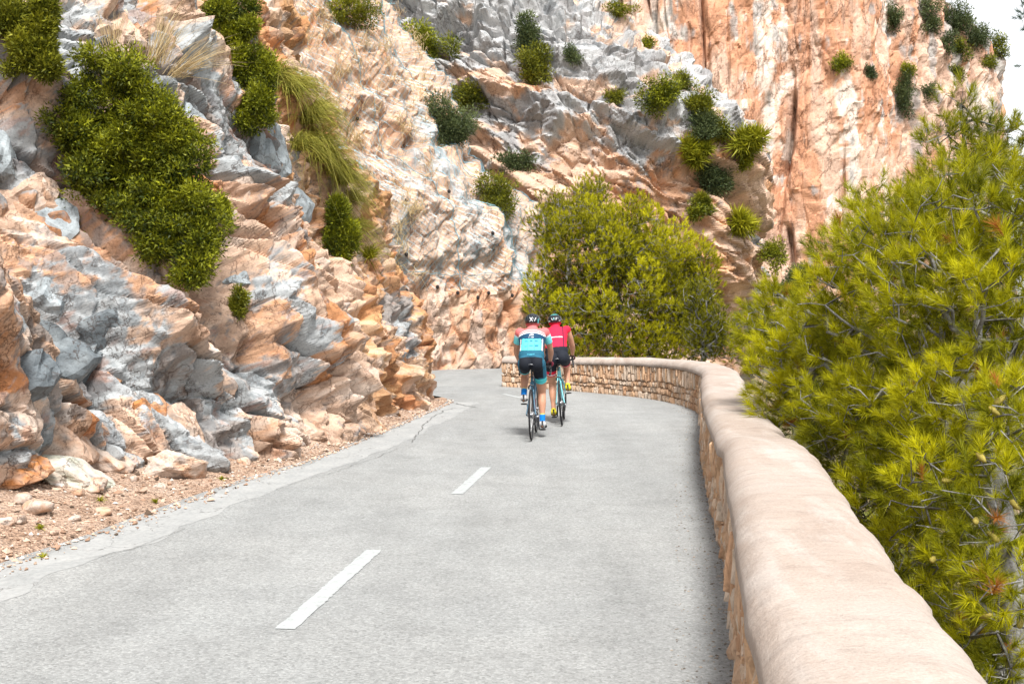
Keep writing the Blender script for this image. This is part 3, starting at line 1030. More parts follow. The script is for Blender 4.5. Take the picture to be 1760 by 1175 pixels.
def ico(sub):
    if sub not in _ico:
        bm = bmesh.new()
        bmesh.ops.create_icosphere(bm, subdivisions=sub, radius=1.0)
        bm.verts.ensure_lookup_table()
        _ico[sub] = (np.array([v.co[:] for v in bm.verts]), np.array([[v.index for v in f.verts] for f in bm.faces]))
        bm.free()
    return _ico[sub]


def rock_shape(seed, size, sub=4, planes=11, noise=0.06, round_=0.0):
    """A broken block: intersection of random half-spaces with worn edges and fine relief."""
    r = np.random.default_rng(seed)
    D, F = ico(sub)
    nrm = r.normal(size=(planes, 3))
    nrm /= np.linalg.norm(nrm, axis=1)[:, None]
    nrm = np.vstack([nrm, np.eye(3), -np.eye(3)])
    dist = np.r_[0.62 + 0.35 * r.random(planes), 0.8 + 0.25 * r.random(6)]
    c = D @ nrm.T
    rad = np.where(c > 0.05, dist / np.maximum(c, 0.05), 9)
    k = 60.0 if round_ == 0 else 26.0
    rr = -np.log(np.exp(-k * rad).sum(1)) / k
    P = D * rr[:, None]
    o = seed * 3.7
    P = P * (1 + 0.6 * noise * fbm(P[:, 0] * 2 + o, P[:, 1] * 2, P[:, 2] * 2, 4, seed) + noise * facets(P[:, 0] * 2.2 + P[:, 2], P[:, 1] * 2.2 - P[:, 2] * 1.3, 0.4, 1.1, 0.7, seed)
             + 0.4 * noise * facets(P[:, 0] * 2 - P[:, 2] * 1.4, P[:, 1] * 2 + P[:, 2], 1.1, 0.42, 0.3, seed + 2))[:, None]
    return P * np.asarray(size), F


def rock_cols(P, seed, pal, w=None):
    n1 = fbm(P[:, 0] * 5 + seed, P[:, 1] * 5, P[:, 2] * 5, 4, seed)
    n2 = fbm(P[:, 0] * 13 + seed, P[:, 1] * 13, P[:, 2] * 13, 4, seed + 5)
    c = lerp(np.broadcast_to(pal[0], P.shape), pal[1], sstep(n1 + 0.4 * n2, -0.1, 0.3))
    c = lerp(c, pal[2], sstep(n2 + 0.5 * n1, 0.15, 0.4) * 0.7)
    return lerp(c, DARK * 1.2, sstep(fbm(P[:, 0] * 24 + seed, P[:, 1] * 24, P[:, 2] * 24, 4, seed + 9, 0.7), 0.22, 0.4) * 0.5)


def rotm(seed):
    r = np.random.default_rng(seed + 999)
    return np.array(Matrix.Rotation(r.uniform(-0.5, 0.5), 3, 'X') @ Matrix.Rotation(r.uniform(-0.5, 0.5), 3, 'Y') @ Matrix.Rotation(r.uniform(0, 6.28), 3, 'Z'))


PAL = {'pink': (CREAM, PALE * 0.98, PEACH), 'grey': (GREY * 0.95, GREY * 1.25, DARK * 1.4), 'dark': (DARK * 1.3, GREY * 0.75, DARK * 1.0),
       'orange': (PEACH, ORANGE, CREAM), 'white': (PALE * 0.95, CREAM, PEACH), 'green': (np.array((0.50, 0.49, 0.40)), PALE, GREY)}

# boulders standing on the verge (things)
BOULD = [((62, 772), 10.05, (0.40, 0.42, 0.40), 'pink', 'big rounded pinkish boulder at the photo edge below the dark rock'),
         ((118, 838), 9.6, (0.34, 0.26, 0.13), 'green', 'low pale greenish slab in the dirt under the big pinkish boulder'),
         ((22, 845), 9.2, (0.26, 0.30, 0.15), 'orange', 'low orange stained rock at the photo edge on the dirt verge'),
         ((300, 800), 10.75, (0.28, 0.22, 0.15), 'white', 'whitish boulder with orange broken front on the verge by the rock foot'),
         ((170, 792), 10.6, (0.36, 0.30, 0.14), 'white', 'long pale slanting slab lying on the dirt verge'),
         ((215, 765), 11.2, (0.22, 0.22, 0.22), 'grey', 'grey block leaning at the foot of the rock above the slab')]
for i, ((px, py), dep, size, pal, lab) in enumerate(BOULD):
    c = at(px, py, dep)
    P, F = rock_shape(200 + i, np.array(size) * 1.12, 4, 13, 0.11, 1.0 if i in (0, 1, 4) else 0)
    P = P @ rotm(200 + i).T if i not in (1, 4) else P @ np.array(Matrix.Rotation(0.35, 3, 'Y')).T
    z = max(verge_z(c[0], c[1]), 0.0)
    o = obj_np('boulder', P, F, M['rock_near'], None, rock_cols(P, 30 + i, PAL[pal]), False)
    o.location = (c[0], c[1], z + size[2] * 0.55)
    tag(o, lab, 'boulder')
STONES = [(27, 903, 0.075, 'white square stone in the dirt near the photo edge'), (42, 863, 0.09, 'pale stone in the dirt just under the low orange rock'), (60, 886, 0.12, 'flat pinkish stone lying between two white stones in the dirt'),
          (7, 905, 0.06, 'small white stone cut by the photo edge'), (179, 889, 0.075, 'white stone on the dirt close to the road edge'), (275, 846, 0.06, 'single white stone in the middle of the dirt verge'),
          (202, 804, 0.05, 'small white stone below the grey leaning block'), (162, 836, 0.10, 'pale angular stone at the end of the greenish slab'), (136, 852, 0.06, 'small whitish stone at the tip of the greenish slab'),
          (231, 826, 0.06, 'small pale stone at the lower end of the long slab'), (128, 902, 0.05, 'small pale stone in the dirt halfway between boulder and road'), (345, 818, 0.07, 'rounded orange stone against the whitish boulder'),
          (420, 800, 0.08, 'pale stone at the rock foot right of the whitish boulder'), (90, 930, 0.045, 'small stone at the lower edge of the dirt verge')]
for i, (px, py, r, lab) in enumerate(STONES):
    q = at(px, py, 1.0)
    zz = 0.15
    for _ in range(4):
        k_ = (CAM_Z - zz) / (CAM_Z - q[2])
        x, y = q[0] * k_, k_
        zz = verge_z(x, y)
    P, F = rock_shape(300 + i, (r, r * 0.85, r * 0.6), 3, 8, 0.08)
    P = P @ np.array(Matrix.Rotation(i * 1.3, 3, 'Z')).T
    o = obj_np('loose_stone', P, F, M['rock_near'], None, rock_cols(P, 60 + i, PAL[('white', 'pink', 'orange')[0 if 'whit' in lab or 'pale' in lab else 2 if 'orange' in lab else 1]]), True)
    o.location = (x, y, zz + r * 0.25)
    tag(o, lab, 'stone', 'loose stones on the dirt verge')

# blocks that stand proud of the outcrop: (px, py, half sizes, palette)
BLK = [(195, 575, .46, .42, .40, 'dark'), (105, 612, .40, .36, .36, 'dark'), (95, 520, .34, .3, .28, 'grey'), (150, 668, .70, .40, .24, 'dark'), (40, 655, .5, .4, .26, 'dark'),
       (205, 648, .17, .16, .14, 'orange'), (270, 715, .28, .26, .24, 'orange'), (60, 330, .40, .34, .32, 'pink'), (15, 260, .34, .3, .40, 'grey'), (120, 370, .38, .3, .38, 'grey'),
       (330, 200, .46, .4, .54, 'grey'), (470, 270, .64, .5, .60, 'grey'), (430, 350, .55, .4, .36, 'white'), (520, 330, .34, .35, .55, 'grey'), (420, 470, .38, .3, .44, 'grey'), (475, 460, .36, .3, .48, 'pink'),
       (330, 735, .28, .25, .32, 'pink'), (220, 60, .5, .4, .4, 'pink')]
tplR = np.array(Matrix.Rotation(R(-32), 3, 'Y'))
for i, (px, py, a, b, c_, pal) in enumerate(BLK):
    p = pick('out', px, py, 8)
    P, F = rock_shape(400 + i, (a, b, c_), 4, 12, 0.10)
    P = (P @ tplR.T) @ np.array(Matrix.Rotation(R(-14 + 24 * math.sin(i * 2.1)), 3, 'Z')).T
    o = obj_np('rock_block', P, F, M['rock_near'], outcrop, rock_cols(P, 90 + i, PAL[pal]), False)
    o.location = (p[0] - 0.55 * a, p[1] + 0.75 * b, p[2] - 0.15 * c_)

# ------------------------------------------------------------------ stone wall
wall = empty('stone_wall', (1.2, 6.0, 0), 'long curving dry stone wall with a smooth plastered cap along the road', 'wall')


def wall_top(s):
    """Height of the cap along the wall: wavy, with a dip halfway to the bend."""
    w = 0.022 * fbm(s * 0.9, s * 0, s * 0, 3, 140) + 0.004 * fbm(s * 3, s * 0, s * 0, 2, 141)
    return 0.80 + w - 0.050 * np.exp(-((s - 12.4) / 0.55) ** 2) + 0.030 * np.exp(-((s - 11.3) / 0.7) ** 2) - 0.10 * sstep(s, 24, 31)


sw = np.arange(0, WALL_L, 0.045)
PW = resample(WALL_FACE, sw)
TW = np.gradient(PW, axis=0)
for _ in range(3):
    TW[1:-1] = (TW[:-2] + TW[1:-1] + TW[2:]) / 3
TW /= np.linalg.norm(TW, axis=1)[:, None]
NW = np.stack([TW[:, 1], -TW[:, 0]], 1)                    # to the outer side
HW = wall_top(sw)


def loft(prof):
    """prof(i) -> list of (outward, z); one section per wall station."""
    sec = np.array([prof(i) for i in range(len(sw))])      # (n, k, 2)
    V = np.zeros((len(sw), sec.shape[1], 3))
    V[..., 0] = PW[:, None, 0] + NW[:, None, 0] * sec[..., 0]
    V[..., 1] = PW[:, None, 1] + NW[:, None, 1] * sec[..., 0]
    V[..., 2] = sec[..., 1]
    n_, k_ = V.shape[:2]
    ii = np.arange(n_ * k_).reshape(n_, k_)
    F = np.stack([ii[:-1, :-1], ii[1:, :-1], ii[1:, 1:], ii[:-1, 1:]], -1).reshape(-1, 4)
    return V.reshape(-1, 3), F, ii


fw = fbm(sw * 2.0, sw * 0, sw * 0, 3, 143) * 0.010
gw = fbm(sw * 2.6, sw * 0, sw * 0 + 4, 5, 144, 0.65) * 0.05      # ragged outer edge
capn = 26


def cap_prof(i):
    """Rounded cap from the road-side lip over the top to the sea side."""
    h, w = HW[i], 0.52 + gw[i]
    a = np.linspace(0, 1, capn)
    xx = -0.012 + fw[i] + (w + 0.03 - fw[i]) * a
    crown = np.clip(1 - np.abs(2 * a - 1) ** 5.5, 0, 1)
    zz = (h - 0.085) + 0.085 * crown
    pts = [(-0.002 + fw[i] * 0.5, h - 0.15), (-0.022 + fw[i], h - 0.135)] + list(zip(xx, zz)) + [(w + 0.025, h - 0.14), (w - 0.03, h - 0.17)]
    return pts


V, F, ii = loft(cap_prof)
V = V + 0.006 * np.stack([fbm(V[:, 0] * 6, V[:, 1] * 6, V[:, 2] * 6, 4, 145)] * 3, 1) * (0.4, 0.4, 1.6)
t = NT('cap_plaster')
n = t.noise(1.3, 6, 0.62)
n2 = t.noise(14, 6, 0.68)
n3 = t.noise(90, 4, 0.7)
st = t.noise(2.0, 5, 0.65, None, (2.5, 0.5, 1))
k = t.ramp(n, ((0.28, (0.335, 0.265, 0.22)), (0.5, (0.385, 0.32, 0.275)), (0.74, (0.425, 0.37, 0.33))))
k = t.mix(t.ramp(st, ((0.5, 0.0), (0.68, 0.55))), k, (0.49, 0.445, 0.41))
k = t.mix(t.ramp(n2, ((0.60, 0.0), (0.72, 0.4))), k, (0.28, 0.19, 0.145))
n4 = t.noise(5.0, 6, 0.7, None, (1.0, 3.0, 1.0))
k = t.mix(1.0, k, t.ramp(n4, ((0.30, 0.80), (0.45, 0.97), (0.7, 1.05))), 'MULTIPLY')
k = t.mix(1.0, k, t.ramp(n3, ((0.3, 0.84), (0.6, 1.04))), 'MULTIPLY')
M['cap'] = t.done(k, 0.88, t.bump(t.math('ADD', n2, t.math('MULTIPLY', n3, 0.45)), 0.7, 0.014), 0.15)
cap = obj_np('cap', V, F, M['cap'], wall, None, True)
# end face of the cap
bm = bmesh.new()
bm.faces.new([bm.verts.new(V[j]) for j in ii[-1]])
e = obj_bm('cap_end', bm, M['cap'], wall)

core_p = lambda i: [(0.055, -0.25), (0.05, HW[i] - 0.13), (0.46, HW[i] - 0.13), (0.50, -2.2)]
Vc, Fc, ic = loft(core_p)
t = NT('wall_mortar')
n = t.noise(18, 6, 0.7)
k = t.ramp(n, ((0.3, (0.26, 0.155, 0.095)), (0.7, (0.42, 0.28, 0.185))))
M['mortar'] = t.done(k, 0.95, t.bump(n, 0.9, 0.02), 0.1)
core = obj_np('core', Vc, np.vstack([Fc, ic[-1][None]]), M['mortar'], wall)

# stones of the road face: two rough courses below, upright slabs above
t = NT('wall_stone')
c = t.attr()
n = t.noise(22, 6, 0.7)
k = t.mix(1.0, c, t.ramp(n, ((0.28, 0.66), (0.5, 1.0), (0.75, 1.15))), 'MULTIPLY')
M['stone'] = t.done(k, 0.92, t.bump(n, 0.7, 0.014), 0.12)
SC = [(0.50, 0.345, 0.235), (0.46, 0.295, 0.185), (0.53, 0.40, 0.295), (0.48, 0.32, 0.21), (0.42, 0.255, 0.155), (0.55, 0.445, 0.35), (0.46, 0.36, 0.28), (0.50, 0.325, 0.20)]


def stone_mesh(seed, c):
    """Unit stone: x along the wall, y outwards from the face (front at -1), z up; chamfered, uneven front."""
    r = np.random.default_rng(seed)
    ring = [(-.5, -.5), (0, -.5), (.5, -.5), (.5, 0), (.5, .5), (0, .5), (-.5, .5), (-.5, 0)]
    V = []
    ch = r.uniform(0.82, 1.0, 8)
    for y, k in ((1.0, 0.97), (-0.35, 1.0), (-0.85, 0.86)):
        for q, (x, z) in enumerate(ring):
            cut = ch[q] if q % 2 == 0 else 1.0
            V.append((x * k * cut + r.normal(0, 0.02), y + (r.normal(0, 0.14) if y < 0 else 0), z * k * cut + r.normal(0, 0.02)))
    V.append((r.normal(0, 0.08), -1.05 + r.normal(0, 0.12), r.normal(0, 0.08)))
    F = []
    for a in (0, 8):
        for q in range(8):
            q2 = (q + 1) % 8
            F += [(a + q, a + q2, a + 8 + q2), (a + q, a + 8 + q2, a + 8 + q)]
    for q in range(8):
        F.append((16 + q, 16 + (q + 1) % 8, 24))
    V = np.array(V)
    col = np.clip(np.array(c) * r.uniform(0.88, 1.1, (len(V), 1)), 0, 1)
    return V, np.array(F), col


TPL = [stone_mesh(500 + i, np.array(SC[i % 8]) * (0.92 + 0.16 * ((i * 7) % 5) / 4)) for i in range(24)]
TPL_ME = []
for v, f, c in TPL:
    me = mesh_np('stone', v, f, c, False)
    me.materials.append(M['stone'])
    TPL_ME.append(me)
r = np.random.default_rng(77)
LAY = []                                                   # (s, z0, z1, width)


def zline(s, base, amp, seed):
    return base + amp * float(vnoise(np.array([s * 1.3]), np.array([0.]), np.array([0.]), seed)[0])


for course in range(4):
    s = 3.0
    while s < WALL_L - 0.04:
        w = min((r.uniform(0.06, 0.15), r.uniform(0.05, 0.14), r.uniform(0.05, 0.12), r.uniform(0.03, 0.07))[course], WALL_L - s)
        m_ = s + w / 2
        top = float(wall_top(np.array([m_]))[0]) - 0.14
        lines = (-0.03, zline(m_, 0.115, 0.02, 150), zline(m_, 0.225, 0.03, 151), zline(m_, 0.34, 0.05, 152), top)
        z0, z1 = lines[course] + r.normal(0, 0.007), lines[course + 1] + r.normal(0, 0.009)
        if course == 3 and r.random() < 0.45:              # a split upright
            zm = z0 + (z1 - z0) * r.uniform(0.3, 0.7)
            LAY += [(m_, z0, zm, w), (m_, zm, z1, w)]
        else:
            LAY.append((m_, z0, z1, w))
        s += w
st_rows = []
for (s, z0, z1, w) in LAY:
    i = int(np.clip(round(s / 0.045), 1, len(sw) - 2))
    p = resample(WALL_FACE, [s])[0]
    T_, N_ = TW[i], NW[i]
    ang = math.atan2(T_[1], T_[0])
    c = np.array((p[0], p[1], (z0 + z1) / 2))
    # share of the picture: width and height seen from the camera
    d = c[1] if c[1] > 0.5 else 0.5
    face = abs(T_[0] * 1.0 - T_[1] * (c[0] / d))
    st_rows.append((face * w * (z1 - z0) / d ** 2 if c[1] > 2.0 else 0, s, c, ang, N_, w, z1 - z0))
order = np.argsort([-q[0] for q in st_rows])
rest = Soup()
for rank, idx in enumerate(order):
    _, s, c, ang, N_, w, hgt = st_rows[idx]
    ti = int(r.integers(0, 24))
    dep = 0.055 + 0.012 * r.normal()
    pos = Vector((c[0] + N_[0] * 0.048, c[1] + N_[1] * 0.048, c[2]))
    Mx = Matrix.Translation(pos) @ Matrix.Rotation(ang, 4, 'Z') @ Matrix.Rotation(r.normal(0, 0.03), 4, 'Y') @ Matrix.Diagonal((w * 0.95, -dep, hgt * 0.95, 1))
    # local +y of the template points outwards from the road face (into the wall) after the flip
    Mx = Matrix.Translation(pos) @ Matrix.Rotation(ang, 4, 'Z') @ Matrix.Rotation(r.normal(0, 0.03), 4, 'Y') @ Matrix.Diagonal((w * 0.95, -dep, hgt * 0.95, 1))
    if rank < 295:
        o = bpy.data.objects.new('stone', TPL_ME[ti])
        link(o, wall)
        o.matrix_world = Matrix.Translation(-wall.location) @ Mx
        o.matrix_basis = Matrix.Translation(-wall.location) @ Mx
    else:
        v, f, cc = TPL[ti]
        A = np.array(Mx)
        rest.add(v @ A[:3, :3].T + A[:3, 3] - np.array(wall.location), f, None)
        rest.C.append(cc)
ro = rest.obj('small_stones', M['stone'], wall)
ro['kind'] = 'stuff'
for ch in (cap, e, core):
    ch.location = -wall.location

# ------------------------------------------------------------------ plants
def unit(v):
    v = np.asarray(v, float)
    return v / (np.linalg.norm(v, axis=-1, keepdims=True) + 1e-9)


def frames(d, roll):
    """Rotation matrices whose z axis is d, rolled about it."""
    d = unit(d)
    ref = np.where(np.abs(d[:, 2:3]) > 0.95, np.array([[1.0, 0, 0]]), np.array([[0, 0, 1.0]]))
    a = unit(np.cross(ref, d))
    b = np.cross(d, a)
    c, s = np.cos(roll)[:, None], np.sin(roll)[:, None]
    return np.stack([a * c + b * s, -a * s + b * c, d], axis=2)


def scatter(tpls, P, D, scale, rng, colA, colB, bright):
    """Copies of small leaf templates (m,k,3) at P pointing along D, all in one vertex/face soup."""
    n = len(P)
    Rm = frames(D, rng.random(n) * 6.283)
    which = rng.integers(0, len(tpls), n)
    Vs, Cs = [], []
    k = tpls[0].shape[1]
    for ti, T in enumerate(tpls):
        idx = np.where(which == ti)[0]
        if len(idx) == 0:
            continue
        m = T.shape[0]
        V = np.einsum('nij,mkj->nmki', Rm[idx], T) * scale[idx][:, None, None, None] + P[idx][:, None, None, :]
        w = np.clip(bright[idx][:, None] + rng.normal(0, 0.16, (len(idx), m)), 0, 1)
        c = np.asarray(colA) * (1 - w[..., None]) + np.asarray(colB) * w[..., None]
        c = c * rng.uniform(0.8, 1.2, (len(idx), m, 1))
        Vs.append(V.reshape(-1, 3))
        Cs.append(np.repeat(c[:, :, None, :], k, axis=2).reshape(-1, 3))
    V, C_ = np.vstack(Vs), np.vstack(Cs)
    F = np.arange(len(V)).reshape(-1, k)
    return V, F, np.clip(C_, 0, 1)


def needle_tpl(seed, n, length, width, shoot, spread=(0.35, 1.0)):
    """A pine shoot along +z: needles as slim triangles swept forward."""
    r = np.random.default_rng(seed)
    T = np.zeros((n, 3, 3))
    for i in range(n):
        u = r.random() ** 0.7
        a = r.random() * 6.283
        sp = r.uniform(*spread) * (1.15 - 0.55 * u)
        d = np.array((math.cos(a) * math.sin(sp), math.sin(a) * math.sin(sp), math.cos(sp)))
        b = np.array((0, 0, u * shoot))
        side = unit(np.cross(d, r.normal(size=3))) * width / 2
        L = length * r.uniform(0.7, 1.1)
        T[i] = (b - side, b + side, b + d * L + np.array((0, 0, -0.05 * L)))
    return T


def leaf_tpl(seed, n, leaf, rad, slim=0.42):
    """A clump of small pointed leaves round the tip of a twig along +z."""
    r = np.random.default_rng(seed)
    T = np.zeros((n, 3, 3))
    for i in range(n):
        c = unit(r.normal(size=3)) * rad * r.random() ** 0.5
        d = unit(c + np.array((0, 0, rad * 0.9)) + r.normal(size=3) * rad * 0.5)
        s = unit(np.cross(d, r.normal(size=3)))
        L = leaf * r.uniform(0.7, 1.25)
        T[i] = (c - s * L * slim * 0.6, c + s * L * slim * 0.6, c + d * L * 1.15)
    return T


def grow(root, tips, rng, taper=1.0, r_tip=0.004, power=2.2, cost=0.55, wob=0.05, max_r=9.0):
    """Joins tips to a growing skeleton (nearest node first), then sizes branches by the pipe model. Returns list of (path, radii)."""
    tips = np.asarray(tips, float)
    nodes = [np.asarray(p, float) for p in root]
    parent = [-1] + list(range(len(root) - 1))
    order = np.argsort(np.linalg.norm(tips - nodes[-1], axis=1) + rng.normal(0, 0.1, len(tips)))
    base = nodes[0]
    plen = [0.0]
    for i in range(1, len(nodes)):
        plen.append(plen[-1] + float(np.linalg.norm(nodes[i] - nodes[i - 1])))
    NA = np.zeros((len(root) + len(tips) * 4, 3))
    PL = np.zeros(len(NA))
    n = len(root)
    NA[:n] = nodes
    PL[:n] = plen
    par = np.full(len(NA), -1)
    par[:n] = parent
    first = max(1, n // 3)
    for t_ in order:
        p = tips[t_]
        d = np.linalg.norm(NA[first:n] - p, axis=1)
        c = d + cost * 0.12 * PL[first:n] + 0.5 * np.clip(NA[first:n, 2] - p[2], 0, None)
        j = int(np.argmin(c)) + first
        q = NA[j]
        seg = 3 if np.linalg.norm(p - q) > 0.25 else 1
        prev = j
        side = rng.normal(size=3) * wob * np.linalg.norm(p - q)
        for k in range(1, seg + 1):
            u = k / seg
            v = q + (p - q) * u + side * math.sin(math.pi * u) * 1.0
            v = v - np.array((0, 0, 0.10 * np.linalg.norm(p - q) * math.sin(math.pi * u)))
            if k == seg:
                v = p
            NA[n] = v
            par[n] = prev
            PL[n] = PL[prev] + np.linalg.norm(v - NA[prev])
            prev = n
            n += 1
    w = np.zeros(n)
    kids = [[] for _ in range(n)]
    for i in range(1, n):
        if par[i] >= 0:
            kids[par[i]].append(i)
    rad = np.zeros(n)
    for i in range(n - 1, -1, -1):
        a = sum(rad[k] ** power for k in kids[i]) if kids[i] else r_tip ** power
        rad[i] = min(max_r, a ** (1 / power))
    paths, dirs = [], {}
    stack = [(0, None)]
    while stack:
        i, _ = stack.pop()
        path = [i]
        while kids[i]:
            ks = sorted(kids[i], key=lambda k: -rad[k])
            for k in ks[1:]:
                stack.append((k, i))
            i = ks[0]
            path.append(i)
        p0 = par[path[0]]
        if p0 >= 0:
            path = [p0] + path
        rr = rad[path].copy()
        if p0 >= 0:
            rr[0] = rr[1]
        paths.append((NA[path], rr))
    return paths


def in_lobes(lobes, n, rng, shell=0.55):
    """n points spread through ellipsoids (centre, radii), kept towards their outer part; also the outward direction and lobe index."""
    vol = np.array([l[1][0] * l[1][1] * l[1][2] for l in lobes]) ** 0.8
    pick_ = rng.choice(len(lobes), n, p=vol / vol.sum())
    d = unit(rng.normal(size=(n, 3)))
    r = shell + (1 - shell) * rng.random(n) ** 0.6
    C = np.array([l[0] for l in lobes])[pick_]
    A = np.array([l[1] for l in lobes])[pick_]
    return C + d * A * r[:, None], d, pick_, r


CONE = plain('cone_scales', (0.30, 0.24, 0.05), 0.7)
YG = ((0.115, 0.13, 0.004), (0.64, 0.60, 0.010))           # yellow-green pine needles: inner with shade put into the colour, new growth
NT_NEAR = [needle_tpl(i, 84, 0.085, 0.0028, 0.075, (0.2, 1.25)) for i in range(6)]
NT_MID = [needle_tpl(20 + i, 22, 0.14, 0.017, 0.15, (0.3, 1.1)) for i in range(6)]
NT_BACK = [needle_tpl(40 + i, 46, 0.09, 0.0042, 0.08, (0.25, 1.2)) for i in range(5)]


def pine(name, label, root, lobes, n, tpls, seed, cols, scale=(0.85, 1.25), up=0.75, r_tip=0.004, shell=0.3, max_r=0.2, sides=6, group=None, bare=0, power=2.3, twig_keep=1.0, cones=0, core=0, lobe_var=0.14, dead=0.0):
    rng = np.random.default_rng(seed)
    P, D, L, rr = in_lobes(lobes, n, rng, shell)
    keep = ground_z(P[:, 0], P[:, 1]) + 0.2 < P[:, 2]
    P, D, L, rr = P[keep], D[keep], L[keep], rr[keep]
    base = np.array(root[0])
    tree = empty(name, base, label, 'tree', group)
    paths = grow(root, P, rng, r_tip=r_tip, max_r=max_r, power=power)
    trunk = Soup()
    for k, (pp, ra) in enumerate(paths):
        if len(pp) < 2 or (k > 0 and len(pp) <= 3 and rng.random() > twig_keep):
            continue
        V, F = tube(pp, np.maximum(ra, r_tip), sides if ra[0] > 0.03 else 3)
        trunk.add(V - base, F)
    trunk.obj('trunk', M['bark'], tree, True)
    dirs = unit(D * np.array((1, 1, 0.6)) + np.array((0, 0, up)) + rng.normal(0, 0.25, D.shape))
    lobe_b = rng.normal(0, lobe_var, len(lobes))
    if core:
        lobe_b[-core:] = -0.35  # core lobes coloured darker, painting in the shadow between the outer lobes
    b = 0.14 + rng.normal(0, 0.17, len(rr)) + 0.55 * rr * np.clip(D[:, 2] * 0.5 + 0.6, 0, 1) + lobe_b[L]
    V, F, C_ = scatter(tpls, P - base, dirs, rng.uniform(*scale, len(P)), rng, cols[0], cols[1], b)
    if dead:                                              # a few withered orange shoots
        m = tpls[0].shape[0] * 3
        C2 = C_.reshape(-1, m, 3)
        w = rng.random(len(C2)) < dead
        C2[w] = np.array((0.42, 0.17, 0.035)) * rng.uniform(0.7, 1.2, (int(w.sum()), 1, 1))
        C_ = C2.reshape(-1, 3)
    obj_np('crown', V, F, M['needle'], tree, C_)
    if cones:                                             # cones on the outer shoots
        Dc, Fc_ = ico(2)
        outer = np.argsort(P[:, 1] + rng.normal(0, 0.6, len(P)))[:cones * 6:6]
        for j in outer:
            cone = Dc * np.array((0.019, 0.019, 0.042)) * (1 + 0.10 * np.sin(Dc[:, 2:3] * 16 + np.arctan2(Dc[:, 1:2], Dc[:, 0:1]) * 3))
            o = obj_np('cone', cone, Fc_, CONE, tree, None, True)
            o.location = Vector(P[j] - base)
            o.rotation_euler = (rng.uniform(0.6, 2.4), rng.uniform(-0.5, 0.5), rng.uniform(0, 6))
    return tree


# --- near pine on the right, rising from the slope below the wall
def W(px, py, d):
    return tuple(at(px, py, d))


def lobe_px(px, py, d, rx, ry, rdepth=None):
    k = d / FPX
    return (at(px, py, d), (rx * k, (rdepth if rdepth else (rx + ry) * 0.5 * k), ry * k))


A_ROOT = [(3.35, 6.6, -3.2), (3.2, 6.5, -1.6), W(1742, 1090, 6.5), W(1738, 960, 6.5), W(1700, 800, 6.8), W(1650, 660, 7.2)]
A_LOBES = [lobe_px(1420, 800, 8.6, 60, 60), lobe_px(1500, 880, 7.6, 60, 70), lobe_px(1560, 950, 7.0, 60, 70), lobe_px(1640, 1060, 6.4, 60, 70), lobe_px(1700, 1140, 6.0, 60, 60),
           lobe_px(1400, 640, 9.5, 120, 110), lobe_px(1350, 560, 10.0, 75, 80), lobe_px(1480, 560, 8.8, 130, 130), lobe_px(1440, 720, 8.2, 90, 80), lobe_px(1540, 700, 7.8, 120, 120),
           lobe_px(1620, 520, 7.6, 130, 140), lobe_px(1560, 420, 8.2, 120, 100), lobe_px(1470, 460, 9.0, 80, 70), lobe_px(1680, 380, 7.6, 110, 110), lobe_px(1720, 560, 7.0, 110, 140),
           lobe_px(1640, 720, 7.0, 110, 120), lobe_px(1600, 850, 6.6, 80, 80), lobe_px(1700, 860, 6.2, 90, 90), lobe_px(1660, 960, 6.2, 70, 70), lobe_px(1730, 1010, 5.8, 60, 70),
           lobe_px(1740, 720, 6.4, 90, 90), lobe_px(1780, 450, 7.2, 80, 150), lobe_px(1560, 800, 7.2, 70, 80), lobe_px(1740, 1110, 6.0, 50, 60), lobe_px(1310, 580, 10.6, 40, 60), lobe_px(1345, 700, 9.4, 50, 45)]
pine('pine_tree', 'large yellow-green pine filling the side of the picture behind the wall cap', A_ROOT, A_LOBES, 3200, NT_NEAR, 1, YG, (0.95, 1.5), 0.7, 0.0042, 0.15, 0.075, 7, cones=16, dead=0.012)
D_ROOT = [(4.6, 9.5, -5.5), (4.4, 9.4, -3.0), W(1600, 1050, 9.5), W(1580, 850, 9.5), W(1560, 700, 9.8)]
D_LOBES = [lobe_px(1480, 760, 9.6, 110, 90), lobe_px(1600, 780, 9.4, 130, 110), lobe_px(1700, 850, 9.0, 110, 120), lobe_px(1560, 930, 9.2, 110, 110), lobe_px(1680, 1030, 8.8, 110, 110), lobe_px(1640, 1130, 8.6, 110, 90),
           lobe_px(1740, 1120, 8.4, 70, 90), lobe_px(1420, 700, 10.4, 90, 70), lobe_px(1740, 650, 9.6, 90, 120), lobe_px(1600, 620, 10, 120, 110), lobe_px(1360, 620, 11.2, 60, 70), lobe_px(1490, 850, 9.4, 60, 70)]
pine('pine_tree', 'darker-needled pine growing lower down the slope behind the large yellow-green pine', D_ROOT, D_LOBES, 2200, NT_BACK, 9, ((0.07, 0.085, 0.006), (0.30, 0.29, 0.010)), (1.0, 1.6), 0.6, 0.004, 0.2, 0.08, 6)  # needle colours darker than those of the large pine
B_ROOT = [(5.0, 11.0, -5.5), (4.9, 11.0, -2.5), W(1690, 640, 11), W(1680, 480, 11), W(1665, 330, 11), W(1652, 180, 11)]
B_LOBES = [lobe_px(1650, 190, 11, 38, 48), lobe_px(1620, 245, 11, 52, 40), lobe_px(1700, 240, 11, 50, 50), lobe_px(1660, 310, 10.8, 90, 60), lobe_px(1590, 340, 10.8, 60, 40), lobe_px(1740, 300, 11, 60, 90),
           lobe_px(1490, 350, 10.5, 40, 40), lobe_px(1530, 380, 10.5, 70, 50), lobe_px(1650, 420, 10.6, 130, 80), lobe_px(1430, 440, 10.6, 40, 40)]
